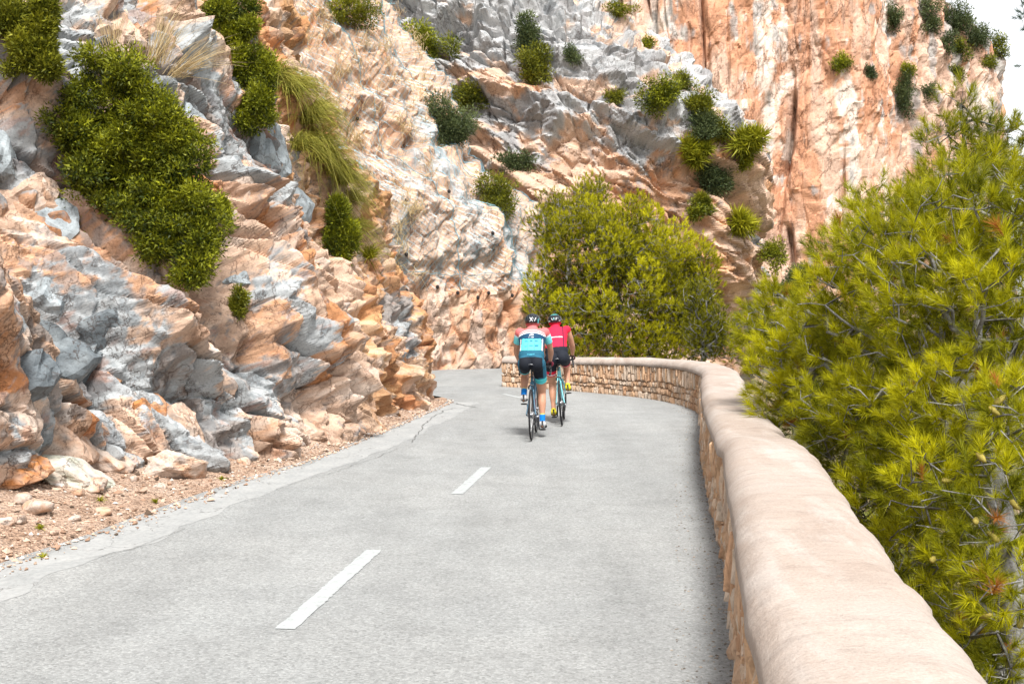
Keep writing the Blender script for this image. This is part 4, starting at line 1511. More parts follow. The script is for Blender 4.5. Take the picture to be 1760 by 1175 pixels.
pine('pine_tree', 'darker pine whose pointed tip rises above the big yellow-green pine', B_ROOT, B_LOBES, 900, NT_BACK, 2, ((0.09, 0.115, 0.008), (0.42, 0.40, 0.015)), (1.0, 1.5), 0.9, 0.0035, 0.2, 0.09, 6)
C_ROOT = [(8.6, 15.5, -8.0), (8.4, 15.4, -3.0), W(1850, 480, 15), W(1830, 250, 15), W(1810, 60, 15)]
C_LOBES = [lobe_px(1765, 30, 15, 22, 35), lobe_px(1768, 110, 15, 20, 35), lobe_px(1775, 175, 15, 28, 30), lobe_px(1790, 250, 15, 50, 60), lobe_px(1830, 120, 15, 50, 100), lobe_px(1800, 340, 15, 70, 70), lobe_px(1860, 260, 15, 80, 110), lobe_px(1870, 420, 15, 100, 110), lobe_px(1880, 80, 15, 60, 90)]
pine('pine_tree', 'bluish pine twigs reaching in at the upper edge of the picture against the sky', C_ROOT, C_LOBES, 900, NT_BACK, 3, ((0.03, 0.07, 0.045), (0.08, 0.13, 0.06)), (0.9, 1.4), 0.5, 0.004, 0.2, 0.08, 5)

# --- pines behind the bend of the wall
rng = np.random.default_rng(31)


def mid_lobes(spec, rng, d):
    out = []
    for px, py, rx, ry, n in spec:
        for _ in range(n):
            u = unit(rng.normal(size=3)) * rng.random() ** 0.33
            out.append(lobe_px(px + u[0] * rx, py + u[2] * ry, d + u[1] * rx * d / FPX, rng.uniform(18, 30), rng.uniform(24, 42)))
    return out


MID = [(1075, 480, 150, 110, 44), (1010, 385, 55, 45, 10), (1110, 400, 70, 55, 12), (950, 410, 34, 50, 6), (960, 520, 50, 60, 10), (1180, 520, 60, 70, 14), (1060, 590, 120, 40, 20), (1170, 590, 60, 40, 8), (1080, 440, 110, 70, 16),
       (1150, 450, 60, 50, 8)]
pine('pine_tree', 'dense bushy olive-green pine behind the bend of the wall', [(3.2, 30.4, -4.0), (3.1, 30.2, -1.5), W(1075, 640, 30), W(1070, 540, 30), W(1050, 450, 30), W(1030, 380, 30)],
     mid_lobes(MID, rng, 29.5) + [lobe_px(1090, 500, 30.4, 105, 100), lobe_px(990, 530, 30.4, 65, 80), lobe_px(1170, 540, 30.2, 60, 65)], 13000, NT_MID, 4, ((0.050, 0.060, 0.003), (0.60, 0.56, 0.010)), (0.6, 1.0), 1.1, 0.004, 0.62, 0.08, 5, power=2.8, twig_keep=0.04, core=3, lobe_var=0.2)  # very dark inner needle colour paints shadow into the crown
MID2 = [(960, 375, 22, 45, 5), (1000, 350, 36, 22, 4), (1030, 345, 20, 25, 3)]
pine('pine_tree', 'slim paler pine tips standing up behind the dense bushy pine', [(1.6, 32.5, -3.0), (1.6, 32.5, 0), W(975, 480, 32.5), W(985, 360, 32.5)], mid_lobes(MID2, rng, 32.5), 1300, NT_MID, 5,
     ((0.10, 0.11, 0.006), (0.46, 0.43, 0.012)), (0.5, 0.85), 1.2, 0.006, 0.3, 0.07, 5, twig_keep=0.4)
MID3 = [(1215, 560, 26, 50, 6), (1230, 600, 26, 24, 4), (1205, 500, 16, 30, 3)]
pine('pine_tree', 'small dark pine at the wall bend beside the dense bushy pine', [(4.6, 27.0, -4.0), (4.5, 27, -1), W(1210, 600, 27)], mid_lobes(MID3, rng, 27), 1100, NT_MID, 6,
     ((0.06, 0.07, 0.004), (0.32, 0.31, 0.010)), (0.5, 0.85), 1.0, 0.006, 0.35, 0.07, 5, twig_keep=0.4)

# --- shrubs
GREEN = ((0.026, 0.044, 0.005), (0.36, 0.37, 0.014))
OLIVE = ((0.06, 0.075, 0.008), (0.30, 0.29, 0.016))
GREYG = ((0.035, 0.055, 0.022), (0.155, 0.185, 0.065))
LIME = ((0.09, 0.105, 0.006), (0.42, 0.40, 0.018))
_tpl_cache = {}


def leaves(size, n=16, slim=0.42):
    key = (round(size, 3), n, slim)
    if key not in _tpl_cache:
        _tpl_cache[key] = [leaf_tpl(70 + i, n, size, size * (2.2 if slim > 0.2 else 0.5), slim) for i in range(5)]
    return _tpl_cache[key]


def shrub(label, lobes, n, leaf, cols, seed, base=None, group=None, name='shrub', up=0.5, twigs=True, leaf_n=16, shell=0.62, slim=0.42, cat='shrub'):
    rng = np.random.default_rng(seed)
    P, D, L, rr = in_lobes(lobes, n, rng, shell)
    c0 = np.mean([l[0] for l in lobes], axis=0)
    base = np.array(base) if base is not None else c0 - np.array((0, 0, 0.8)) * max(l[1][2] for l in lobes)
    o = empty(name, base, label, cat, group)
    if twigs:
        st = Soup()
        for l in lobes:
            for _ in range(3):
                e_ = l[0] + unit(rng.normal(size=3)) * np.array(l[1]) * 0.75
                m_ = (base + e_) / 2 + rng.normal(0, 0.08, 3) * l[1][0]
                C_ = curve_pts([base, m_, e_], 4)
                r0 = max(0.006, 0.03 * l[1][0])
                V, F = tube(C_, np.linspace(r0, r0 * 0.25, len(C_)), 4)
                st.add(V - base, F)
        st.obj('stem', M['twig'], o, True)
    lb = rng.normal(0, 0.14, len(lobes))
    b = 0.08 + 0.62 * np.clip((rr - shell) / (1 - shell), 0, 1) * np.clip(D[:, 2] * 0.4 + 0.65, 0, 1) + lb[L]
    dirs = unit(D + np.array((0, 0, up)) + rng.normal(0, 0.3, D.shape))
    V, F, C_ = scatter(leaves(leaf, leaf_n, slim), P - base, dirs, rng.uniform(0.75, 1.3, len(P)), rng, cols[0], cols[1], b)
    obj_np('foliage', V, F, M['leaf'], o, C_)
    return o


def sub_lobes(px, py, rx, ry, d, n, rng, lo=0.3, hi=0.5, flat=1.0):
    out = []
    for _ in range(n):
        a, q = rng.random() * 6.283, rng.random() ** 0.5
        s = rng.uniform(lo, hi)
        out.append(lobe_px(px + math.cos(a) * q * rx * (1 - s * 0.6), py + math.sin(a) * q * ry * (1 - s * 0.6), d + rng.normal(0, 0.15) * rx * d / FPX, rx * s, ry * s * 0.9, min(rx, ry) * s * d / FPX * flat))
    return out


# big shrubs on the outcrop; depth found from the rock behind them
r_ = np.random.default_rng(5)


def on(which, px, py, lift):
    return pick(which, px, py, 10)[1] - lift


d1 = min(on('out', 200, 300, 0.1), on('out', 230, 200, 0.1)) - 0.1
d1u = min(on('out', x_, y_, 0.15) for x_, y_ in ((120, 130), (150, 190), (200, 150), (230, 190), (250, 130)))
LB = (sub_lobes(190, 175, 110, 100, d1u, 26, r_, .16, .30) + sub_lobes(220, 285, 140, 115, d1, 44, r_, .14, .26) + sub_lobes(255, 250, 105, 95, d1 - 0.1, 22, r_, .16, .3) + sub_lobes(320, 405, 80, 90, d1 - 0.2, 30, r_, .17, .30)
      + sub_lobes(170, 360, 60, 60, d1 + 0.1, 8, r_, .25, .4) + sub_lobes(285, 420, 60, 55, d1 - 0.2, 12, r_, .22, .36) + sub_lobes(225, 270, 110, 110, d1 + 0.35, 8, r_, .35, .5) + sub_lobes(310, 400, 60, 70, d1 + 0.15, 5, r_, .35, .5))
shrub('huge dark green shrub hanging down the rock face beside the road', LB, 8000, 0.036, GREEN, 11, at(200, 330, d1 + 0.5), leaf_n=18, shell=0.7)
d2 = on('out', 50, 90, 0.2)
shrub('green shrub in the upper corner of the rock face above the huge shrub', sub_lobes(50, 40, 50, 70, d2, 7, r_) + sub_lobes(70, 100, 40, 40, d2, 4, r_) + sub_lobes(25, 110, 25, 20, d2, 2, r_), 2400, 0.036, OLIVE, 12, at(50, 100, d2 + 0.4))
d3 = on('out', 410, 110, 0.15)
LB = sub_lobes(385, 60, 78, 68, d3, 20, r_, .2, .36) + sub_lobes(420, 130, 52, 72, d3, 14, r_, .22, .38) + sub_lobes(430, 195, 42, 40, d3, 8, r_, .3, .45) + sub_lobes(365, 10, 50, 30, d3, 3, r_)
shrub('dark green shrub at the top of the rock face beside the long grass', LB, 3600, 0.036, GREEN, 13, at(410, 130, d3 + 0.4))
d4 = on('out', 590, 400, 0.2)
shrub('dark green shrub below the long grass on the edge of the rock', sub_lobes(590, 390, 32, 75, d4, 8, r_) + sub_lobes(575, 445, 18, 30, d4, 3, r_), 1900, 0.036, GREEN, 14, at(590, 420, d4 + 0.3))
d5 = on('out', 405, 515, 0.05)
shrub('tiny bright green shrub in a crack low on the rock face', sub_lobes(405, 515, 17, 26, d5, 4, r_), 220, 0.028, OLIVE, 15, at(405, 520, d5 + 0.15))
d6 = on('out', 385, 345, 0.05)
shrub('tiny green shrub growing beside the huge shrub', sub_lobes(388, 352, 18, 30, d6, 4, r_), 160, 0.028, GREEN, 16, at(388, 355, d6 + 0.15))

# smaller shrubs on the cliffs: (cliff, px, py, rx, ry, palette, leaf, label)
SM = [('net', 590, 18, 62, 34, LIME, .06, 'bright green creeping shrub at the top edge of the netted cliff'),
      ('grey', 735, 78, 38, 44, GREEN, .10, 'dark green shrub high on the grey ridge, first from the netted cliff'),
      ('grey', 908, 70, 20, 36, GREYG, .10, 'tall narrow grey-green shrub high on the grey ridge'),
      ('grey', 918, 112, 28, 36, OLIVE, .10, 'green shrub just under the tall narrow grey-green shrub'),
      ('net', 765, 222, 46, 58, GREYG, .07, 'big round grey-green shrub on the shoulder of the netted cliff'),
      ('grey', 803, 163, 38, 18, OLIVE, .10, 'flat green shrub just above the big round grey-green shrub'),
      ('grey', 886, 278, 28, 22, GREYG, .10, 'small dark grey-green shrub on the tilted strata'),
      ('net', 855, 335, 32, 36, OLIVE, .07, 'green shrub on the edge of the netted cliff above the pine'),
      ('grey', 925, 385, 26, 18, GREEN, .10, 'dark shrub low on the ridge behind the pine tips'),
      ('grey', 905, 440, 22, 34, GREEN, .10, 'dark upright shrub between netted cliff and bushy pine'),
      ('grey', 982, 95, 14, 16, GREYG, .09, 'small grey-green tuft shrub on the pale karst'),
      ('grey', 1065, 16, 22, 14, OLIVE, .10, 'small green shrub at the very top of the grey ridge'),
      ('grey', 1115, 75, 16, 12, LIME, .09, 'small bright shrub on the ridge line below the top'),
      ('grey', 1132, 165, 28, 30, GREEN, .10, 'dark green shrub hanging on the ridge above the smooth grey wall'),
      ('grey', 1058, 168, 16, 12, OLIVE, .09, 'tiny olive shrub left of the dark hanging shrub on the ridge'),
      ('grey', 1175, 140, 18, 16, OLIVE, .10, 'small olive shrub on the ridge line above a row of shrubs'),
      ('grey', 1200, 175, 26, 18, OLIVE, .10, 'olive shrub in the row down the ridge line, upper one'),
      ('grey', 1212, 215, 30, 20, GREYG, .10, 'grey-green shrub in the row down the ridge line, lower one'),
      ('grey', 1240, 220, 18, 22, OLIVE, .10, 'yellowish shrub at the end of the row down the ridge line'),
      ('grey', 1225, 308, 30, 34, GREYG, .10, 'rounded grey-green shrub in the gully under the fan palm'),
      ('grey', 1200, 362, 18, 18, GREEN, .10, 'small dark shrub at the bottom of the gully'),
      ('grey', 1278, 283, 13, 12, LIME, .09, 'tiny yellow-green shrub under the bright fan palm'),
      ('grey', 1330, 440, 18, 28, GREEN, .10, 'dark shrub at the foot of the ridge beside the far cliff'),
      ('far', 1535, 25, 17, 26, GREYG, .26, 'blue-green tree clinging high on the far cliff'),
      ('far', 1447, 105, 14, 22, GREEN, .26, 'dark green shrub halfway up the far cliff'),
      ('far', 1495, 122, 11, 11, GREYG, .24, 'small dark shrub right of the halfway shrub on the far cliff'),
      ('far', 1560, 115, 12, 12, GREEN, .24, 'small round dark shrub on the ribbed end of the far cliff'),
      ('far', 1555, 165, 16, 34, GREYG, .26, 'pale grey-green shrub running down a gully of the far cliff'),
      ('far', 1592, 155, 12, 20, GREYG, .24, 'upright grey-green shrub beside the gully of the far cliff'),
      ('far', 1600, 30, 16, 34, GREYG, .28, 'blue-green shrub mass at the top of the ridge, inner one'),
      ('far', 1640, 30, 26, 28, GREYG, .28, 'wide blue-green shrub at the top of the far ridge'),
      ('far', 1680, 60, 24, 22, GREYG, .28, 'blue-green tree on the far ridge below the wide shrub'),
      ('far', 1655, 85, 18, 16, GREEN, .26, 'dark shrub under the far ridge line'),
      ('far', 1716, 82, 22, 18, GREEN, .28, 'last dark green tree at the outer end of the far ridge'),
      ('far', 1625, 75, 16, 18, GREYG, .26, 'grey-green shrub on the slope below the ridge'),
      ('far', 1645, 125, 12, 10, GREEN, .24, 'small dark shrub on the pale slabs under the ridge'),
      ('far', 1700, 105, 12, 10, GREEN, .24, 'small dark shrub near the sheer outer edge of the far cliff')]
for i, (wh, px, py, rx, ry, cols, leaf, lab) in enumerate(SM):
    p = pick(wh, px, py, 6 if wh != 'far' else 4)
    d = p[1] - 0.35 * rx * p[1] / FPX
    rg2 = np.random.default_rng(600 + i)
    lobes = sub_lobes(px, py, rx * rg2.uniform(1.15, 1.5), ry * rg2.uniform(1.05, 1.4), d, 14 if rx * ry > 500 else 7, rg2, 0.2, 0.45) + [lobe_px(px, py, d, rx * 0.6, ry * 0.6)]
    n = int(np.clip(rx * ry * 0.46, 100, 1100))
    shrub(lab, lobes, n, leaf * 0.95, cols, 700 + i, p, 'shrubs on the cliffs', twigs=rx * ry > 500, leaf_n=12, shell=0.4)
p = at(1365, 480, 33.0)
shrub('round dark green bush behind the wall between the two big pines', sub_lobes(1365, 478, 40, 32, 33, 7, np.random.default_rng(8), 0.4, 0.6), 520, 0.06, GREYG, 890, (p[0], 33.0, ground_z(np.array([p[0]]), np.array([33.0]))[0]), twigs=True)


# low scrub covering the slope that falls away outside the wall
rgu = np.random.default_rng(77)
ux, uy = rgu.uniform(3, 34, 9000), 8 + 62 * rgu.random(9000) ** 1.3
uz = ground_z(ux, uy)
ok = (uz < -1.2) & (fbm(ux * 0.35, uy * 0.35, ux * 0, 3, 180) > -0.12)
ux, uy, uz = ux[ok], uy[ok], uz[ok]
uh = 0.15 + 0.5 * rgu.random(len(ux))
up_ = np.stack([ux, uy, uz + uh], 1)
V, F, C_ = scatter(leaves(0.11, 9), up_, unit(rgu.normal(size=up_.shape) + np.array((0, 0, 1.0))), rgu.uniform(0.8, 1.6, len(ux)), rgu, OLIVE[0], OLIVE[1], rgu.uniform(0.1, 0.7, len(ux)))
tag(obj_np('undergrowth', V, F, M['leaf'], None, C_), 'low olive scrub on the slope below the wall', kind='stuff')

# fan palms and grass: radiating blades
def blades(name, label, cat, base, n, length, width, cols, seed, droop=0.5, spread=1.0, lean=(0, 0, 1), mat='leaf', segs=4, group=None, head=None):
    """A tuft of arching blades from one root."""
    rng = np.random.default_rng(seed)
    V, F, C_ = [], [], []
    base = np.asarray(base, float)
    k = 0
    for i in range(n):
        d = unit(np.asarray(lean) + rng.normal(0, 0.42 * spread, 3))
        L = length * rng.uniform(0.55, 1.1)
        side = unit(np.cross(d, rng.normal(size=3)))
        b = rng.normal(0, 0.06 * length, 3) * (1, 1, 0.4)
        w = rng.random()
        c = np.clip((np.asarray(cols[0]) * (1 - w) + np.asarray(cols[1]) * w) * rng.uniform(0.8, 1.2), 0, 1)
        for s in range(segs + 1):
            u = s / segs
            p = b + d * L * u + np.array((0, 0, -droop * L * u * u))
            ww = width * (1 - u) ** 0.6 * 0.5 + width * 0.03
            V += [p - side * ww, p + side * ww]
            C_ += [c, c]
            if s:
                F.append((k + 2 * s - 2, k + 2 * s - 1, k + 2 * s + 1, k + 2 * s))
        k += 2 * (segs + 1)
    o = obj_np(name, np.array(V), np.array(F), M[mat], None, np.array(C_))
    o.location = base
    return tag(o, label, cat, group)


PALMS = [(1287, 240, 30, 'bright fan palm standing out on the ridge edge against the far cliff'), (1196, 262, 26, 'yellow-green fan palm in the gully left of the bright one'),
         (1280, 386, 28, 'fan palm low on the right shoulder of the ridge'), (1215, 195, 18, 'small fan palm among the row of ridge shrubs'), (1205, 345, 14, 'small dull fan palm in the gully bottom')]
for i, (px, py, rpx, lab) in enumerate(PALMS):
    p = pick('grey', px, py + rpx * 0.4, 6)
    k_ = p[1] / FPX
    p = p + np.array((0, -0.3, 0.0))
    rg2 = np.random.default_rng(880 + i)
    shrub(lab, sub_lobes(px, py, rpx * 0.95, rpx * 0.8, p[1], 7, rg2, 0.35, 0.55), 150, rpx * 0.5 * k_, LIME if i < 3 else OLIVE, 900 + i, p + np.array((0, 0.3, -0.2)), 'fan palms on the ridge', 'fan_palm', 0.7, True, 14, 0.2, 0.13, 'palm')

STRAW = ((0.42, 0.30, 0.14), (0.62, 0.50, 0.30))
GRASSG = ((0.13, 0.14, 0.015), (0.40, 0.36, 0.06))
GT = [(505, 165, 1.2, 360, 'long green grass tuft at the upper rock edge below the netting'), (530, 215, 1.2, 380, 'long arching grass tuft in the middle of the rock edge'),
      (560, 275, 1.1, 360, 'long yellow-green grass tuft low on the rock edge'), (478, 140, 1.0, 240, 'grass tuft beside the dark top shrub'), (590, 320, 0.9, 300, 'grass tuft right above the lower dark shrub'),
      (520, 255, 1.0, 240, 'inner grass tuft hanging over the grey rock hump'), (545, 190, 1.0, 220, 'outermost grass tuft against the netted cliff'), (612, 395, 0.8, 260, 'grass tuft hanging beside the lower dark shrub'),
      (545, 245, 1.1, 320, 'thick grass tuft in the middle of the grass band'), (575, 305, 1.0, 300, 'thick grass tuft where the grass band narrows'), (600, 350, 0.9, 280, 'grass tuft at the lower end of the grass band')]
for i, (px, py, L, n, lab) in enumerate(GT):
    p = pick('out', px, py, 8)
    blades('grass_tuft', lab, 'grass', p + np.array((0.0, -0.08, 0)), n, L, 0.010, GRASSG, 930 + i, 0.85, 0.9, (0.45, -0.15, 0.75), segs=6, group='long grass on the rock edge')
p = pick('out', 640, 445, 8)
blades('grass_tuft', 'short spiky yellow-green grass tuft on the rock shoulder above the road tip', 'grass', p, 240, 0.62, 0.010, LIME, 940, 0.6, 0.9, (0.2, -0.25, 0.9), segs=5, group='long grass on the rock edge')
p = pick('out', 575, 335, 8)
blades('grass_tuft', 'dry greyish grass tuft drooping on the rock edge', 'grass', p, 160, 0.55, 0.008, ((0.35, 0.26, 0.17), (0.5, 0.40, 0.28)), 941, 0.9, 0.9, (0.4, -0.3, 0.6), 'straw', 5, group='long grass on the rock edge')
# dry straw fans above the huge shrub
for i, (px, py, L, n, ln, lab) in enumerate([(265, 110, 1.0, 120, (0.35, -0.1, 1.0), 'dry straw grass fanning up above the huge shrub'), (300, 130, 0.9, 90, (0.9, -0.1, 0.8), 'dry straw grass leaning towards the dark top shrub'),
                                             (195, 95, 0.75, 60, (0.0, 0, 1.0), 'thin dry straw stalks standing behind the huge shrub')]):
    p = np.array(at(px, py, d1 + 0.25))
    blades('straw_tuft', lab, 'grass', p, n, L, 0.006, STRAW, 950 + i, 0.25, 0.55, ln, 'straw', 5, group='dry straw on the rock')
# dry grass on the netted cliff: a thin cover nobody could count
gV, gF, gC, gk = [], [], [], 0
rg3 = np.random.default_rng(1200)
for i in range(150):
    px, py = rg3.uniform(480, 740), rg3.uniform(20, 480)
    if px < 560 + (py - 200) * 0.3:
        continue
    p = pick('net', px, py, 8) + np.array((0.03, -0.06, 0))
    for q in range(22):
        d = unit(np.array((0.15, -0.5, 0.55)) + rg3.normal(0, 0.45, 3))
        L = rg3.uniform(0.2, 0.55)
        side = unit(np.cross(d, rg3.normal(size=3))) * 0.008
        c = np.array(STRAW[0]) + (np.array(STRAW[1]) - np.array(STRAW[0])) * rg3.random()
        b0 = p + rg3.normal(0, 0.10, 3)
        b1 = b0 + d * L * 0.6
        b2 = b0 + d * L + np.array((0, 0, -0.55 * L))
        gV += [b0 - side, b0 + side, b1 - side * .7, b1 + side * .7, b2 - side * .1, b2 + side * .1]
        gC += [c] * 6
        gF += [(gk, gk + 1, gk + 3, gk + 2), (gk + 2, gk + 3, gk + 5, gk + 4)]
        gk += 6
tag(obj_np('dry_grass', np.array(gV), np.array(gF), M['straw'], None, np.array(gC)), 'thin dry straw-coloured grass scattered over the netted cliff', kind='stuff')
# weeds on the verge
for i, (px, py) in enumerate([(172, 866), (268, 871), (70, 922), (380, 830), (49, 712), (75, 960)]):
    q = at(px, py, 1.0)
    zz = 0.1
    for _ in range(4):
        k_ = (CAM_Z - zz) / (CAM_Z - q[2])
        x, y = q[0] * k_, k_
        zz = verge_z(x, y)
    blades('weed', ('small yellow-green weed beside the pale stone on the verge', 'small yellow-green weed at the road edge of the verge', 'small weed in the dirt near the photo edge', 'tiny weed at the road edge before the rock foot',
                    'tiny weed on the big pinkish boulder', 'tiny weed at the lower corner of the verge')[i], 'weed', (x, y, zz), 60, 0.09, 0.006, LIME, 1400 + i, 0.5, 1.4, (0, 0, 1), segs=3)

# ------------------------------------------------------------------ rockfall netting
NETM = plain('net_wire', (0.20, 0.36, 0.42), 0.5, 0.4, 0.6)
PLM = plain('anchor_iron', (0.035, 0.03, 0.03), 0.6, 0.4, 0.5)
nu, nv = V_NET.shape[:2]
net = empty('rockfall_net', V_NET[nu // 2, 60], 'bluish wire rockfall net draped over the pale cliff behind the bend', 'net')
iu = np.where((s2 > 7.0) & (s2 < 20.0))[0]
jv = np.where((z2 > 2.35) & (z2 < 13))[0]
blk = V_NET[iu[0]:iu[-1] + 1, jv[0]:jv[-1] + 1]
# the net hangs: bridge hollows by a running outward maximum, then ease
Dout = np.array((0.55, -0.8, 0.15))
Dout /= np.linalg.norm(Dout)
hgt = blk @ Dout
sm = hgt.copy()
for _ in range(3):
    sm = np.maximum(sm, np.maximum.reduce([np.roll(sm, 1, 0), np.roll(sm, -1, 0), np.roll(sm, 1, 1), np.roll(sm, -1, 1)]) - 0.03)
for _ in range(4):
    sm = (sm + np.roll(sm, 1, 0) + np.roll(sm, -1, 0) + np.roll(sm, 1, 1) + np.roll(sm, -1, 1)) / 5
drape = blk + Dout * (np.clip(sm - hgt, 0, 0.5) + 0.05)[..., None]
step = 6
wires = Soup()
org = np.array(net.location)
nI, nJ = drape.shape[:2]
wd = 0.0045


def strip(pts, w):
    P = np.asarray(pts) - org
    T_ = np.gradient(P, axis=0)
    S_ = unit(np.cross(T_, Dout)) * w
    n_ = len(P)
    V = np.vstack([P - S_, P + S_])
    i = np.arange(n_ - 1)
    wires.add(V, np.stack([i, i + 1, i + 1 + n_, i + n_], 1))


for a in range(-nJ, nI, step):                              # two families of diagonals
    i = np.arange(max(0, a), min(nI, a + nJ))
    if len(i) > 3:
        strip(drape[i, i - a], wd)
    j = (nJ - 1) - (i - a)
    if len(i) > 3:
        strip(drape[i, j], wd)
wires.obj('mesh_wire', NETM, net)
cab = Soup()
for a in range(10, nI, 62):                                # hanging cables
    V, F = tube(drape[a, ::3] - org + Dout * 0.02, np.full(len(drape[a, ::3]), 0.012), 4)
    cab.add(V, F)
    co = obj_np('cable', V, F, NETM, net)
ib = np.arange(0, nI, 3)
jb = np.clip((6 + 7 * fbm(ib * 0.02, ib * 0, ib * 0, 3, 160) * 2).astype(int), 0, nJ - 1)
V, F = tube(drape[ib, jb] - org + Dout * 0.02, np.full(len(ib), 0.010), 4)
obj_np('bottom_cable', V, F, NETM, net)
for (px, py) in [(655, 342), (700, 340), (776, 328), (703, 437), (840, 397), (790, 505), (816, 505), (844, 508), (745, 500), (885, 505), (690, 495), (617, 200)]:
    p = pick('net', px, py, 8)
    bm = bmesh.new()
    bmesh.ops.create_cone(bm, cap_ends=True, segments=8, radius1=0.065, radius2=0.035, depth=0.05)
    o = obj_bm('anchor_plate', bm, PLM, net)
    o.rotation_euler = Vector(Dout).to_track_quat('Z', 'Y').to_euler()
    o.location = Vector(p - org + Dout * 0.10)

# ------------------------------------------------------------------ bicycles
def attr_mat(name, rough=0.7, spec=0.25, weave=0.0):
    t = NT(name)
    c = t.attr()
    if weave:
        tc = t.n('ShaderNodeTexCoord').outputs['Object']
        n = t.noise(420, 2, 0.5, tc)
        c = t.mix(1.0, c, t.ramp(n, ((0.3, 1 - weave), (0.7, 1 + weave))), 'MULTIPLY')
        return t.done(c, rough, t.bump(t.noise(28, 3, 0.5, tc), 0.35, 0.006), spec)
    return t.done(c, rough, None, spec)


M['skin'] = attr_mat('skin', 0.5, 0.35)
M['cloth'] = attr_mat('cloth', 0.8, 0.2, 0.10)
M['rubber'] = plain('rubber', (0.018, 0.018, 0.02), 0.75)
M['black_paint'] = plain('black_paint', (0.02, 0.021, 0.025), 0.3, 0.5)
M['alloy'] = plain('alloy', (0.35, 0.36, 0.38), 0.35, 0.5, 0.9)
M['steel'] = plain('steel', (0.5, 0.5, 0.5), 0.3, 0.5, 1.0)


def wheel(bike, y, spokes_mat):
    """Wheel part with tyre, rim, hub and spokes; axle along x at height 0.335."""
    root = bpy.data.objects.new('wheel', None)
    root.location = (0, y, 0.335)
    link(root, bike)
    def ring(R_, r, n=48, k=8, squash=1.0):
        a = np.arange(n) / n * 2 * math.pi
        b = np.arange(k) / k * 2 * math.pi
        rr = R_ + r * np.cos(b)[None] * squash
        V = np.stack([np.broadcast_to(r * np.sin(b)[None], (n, k)), rr * np.cos(a)[:, None], rr * np.sin(a)[:, None]], -1).reshape(-1, 3)
        i = np.arange(n)[:, None]
        j = np.arange(k)[None]
        F = np.stack([i * k + j, i * k + (j + 1) % k, ((i + 1) % n) * k + (j + 1) % k, ((i + 1) % n) * k + j], -1).reshape(-1, 4)
        return V, F
    V, F = ring(0.3225, 0.0125)
    obj_np('tyre', V, F, M['rubber'], root, None, True)
    V, F = ring(0.298, 0.009, 48, 6, 1.6)
    obj_np('rim', V, F, M['black_paint'], root, None, True)
    V, F = tube(np.array([(-0.05, 0, 0), (-0.03, 0, 0), (0.03, 0, 0), (0.05, 0, 0)]), [0.008, 0.02, 0.02, 0.008], 10)
    obj_np('hub', V, F, M['alloy'], root, None, True)
    for q in range(20):
        a = q / 20 * 2 * math.pi
        x = 0.028 if q % 2 else -0.028
        a2 = a + (0.35 if q % 4 < 2 else -0.35)
        V, F = tube(np.array([(x, 0.018 * math.cos(a2), 0.018 * math.sin(a2)), (0, 0.29 * math.cos(a), 0.29 * math.sin(a))]), [0.0012, 0.0012], 3)
        obj_np('spoke', V, F, M['steel'], root)
    return root


def bar(bike, name, pts, r, mat, sides=8, parent=None, closed=True):
    P = np.array(pts, float)
    if len(P) > 2:
        P = curve_pts(P, 6)
    V, F = tube(P, np.full(len(P), r) if np.isscalar(r) else np.interp(np.linspace(0, 1, len(P)), np.linspace(0, 1, len(r)), r), sides)
    return obj_np(name, V, F, mat, parent if parent is not None else bike, None, True)


def lens(name, size, loc, mat, parent, rot=(0, 0, 0), sub=3, power=1.0):
    D, F = ico(sub)
    P = np.sign(D) * np.abs(D) ** power * np.asarray(size)
    o = obj_np(name, P, F, mat, parent, None, True)
    o.location, o.rotation_euler = loc, rot
    return o


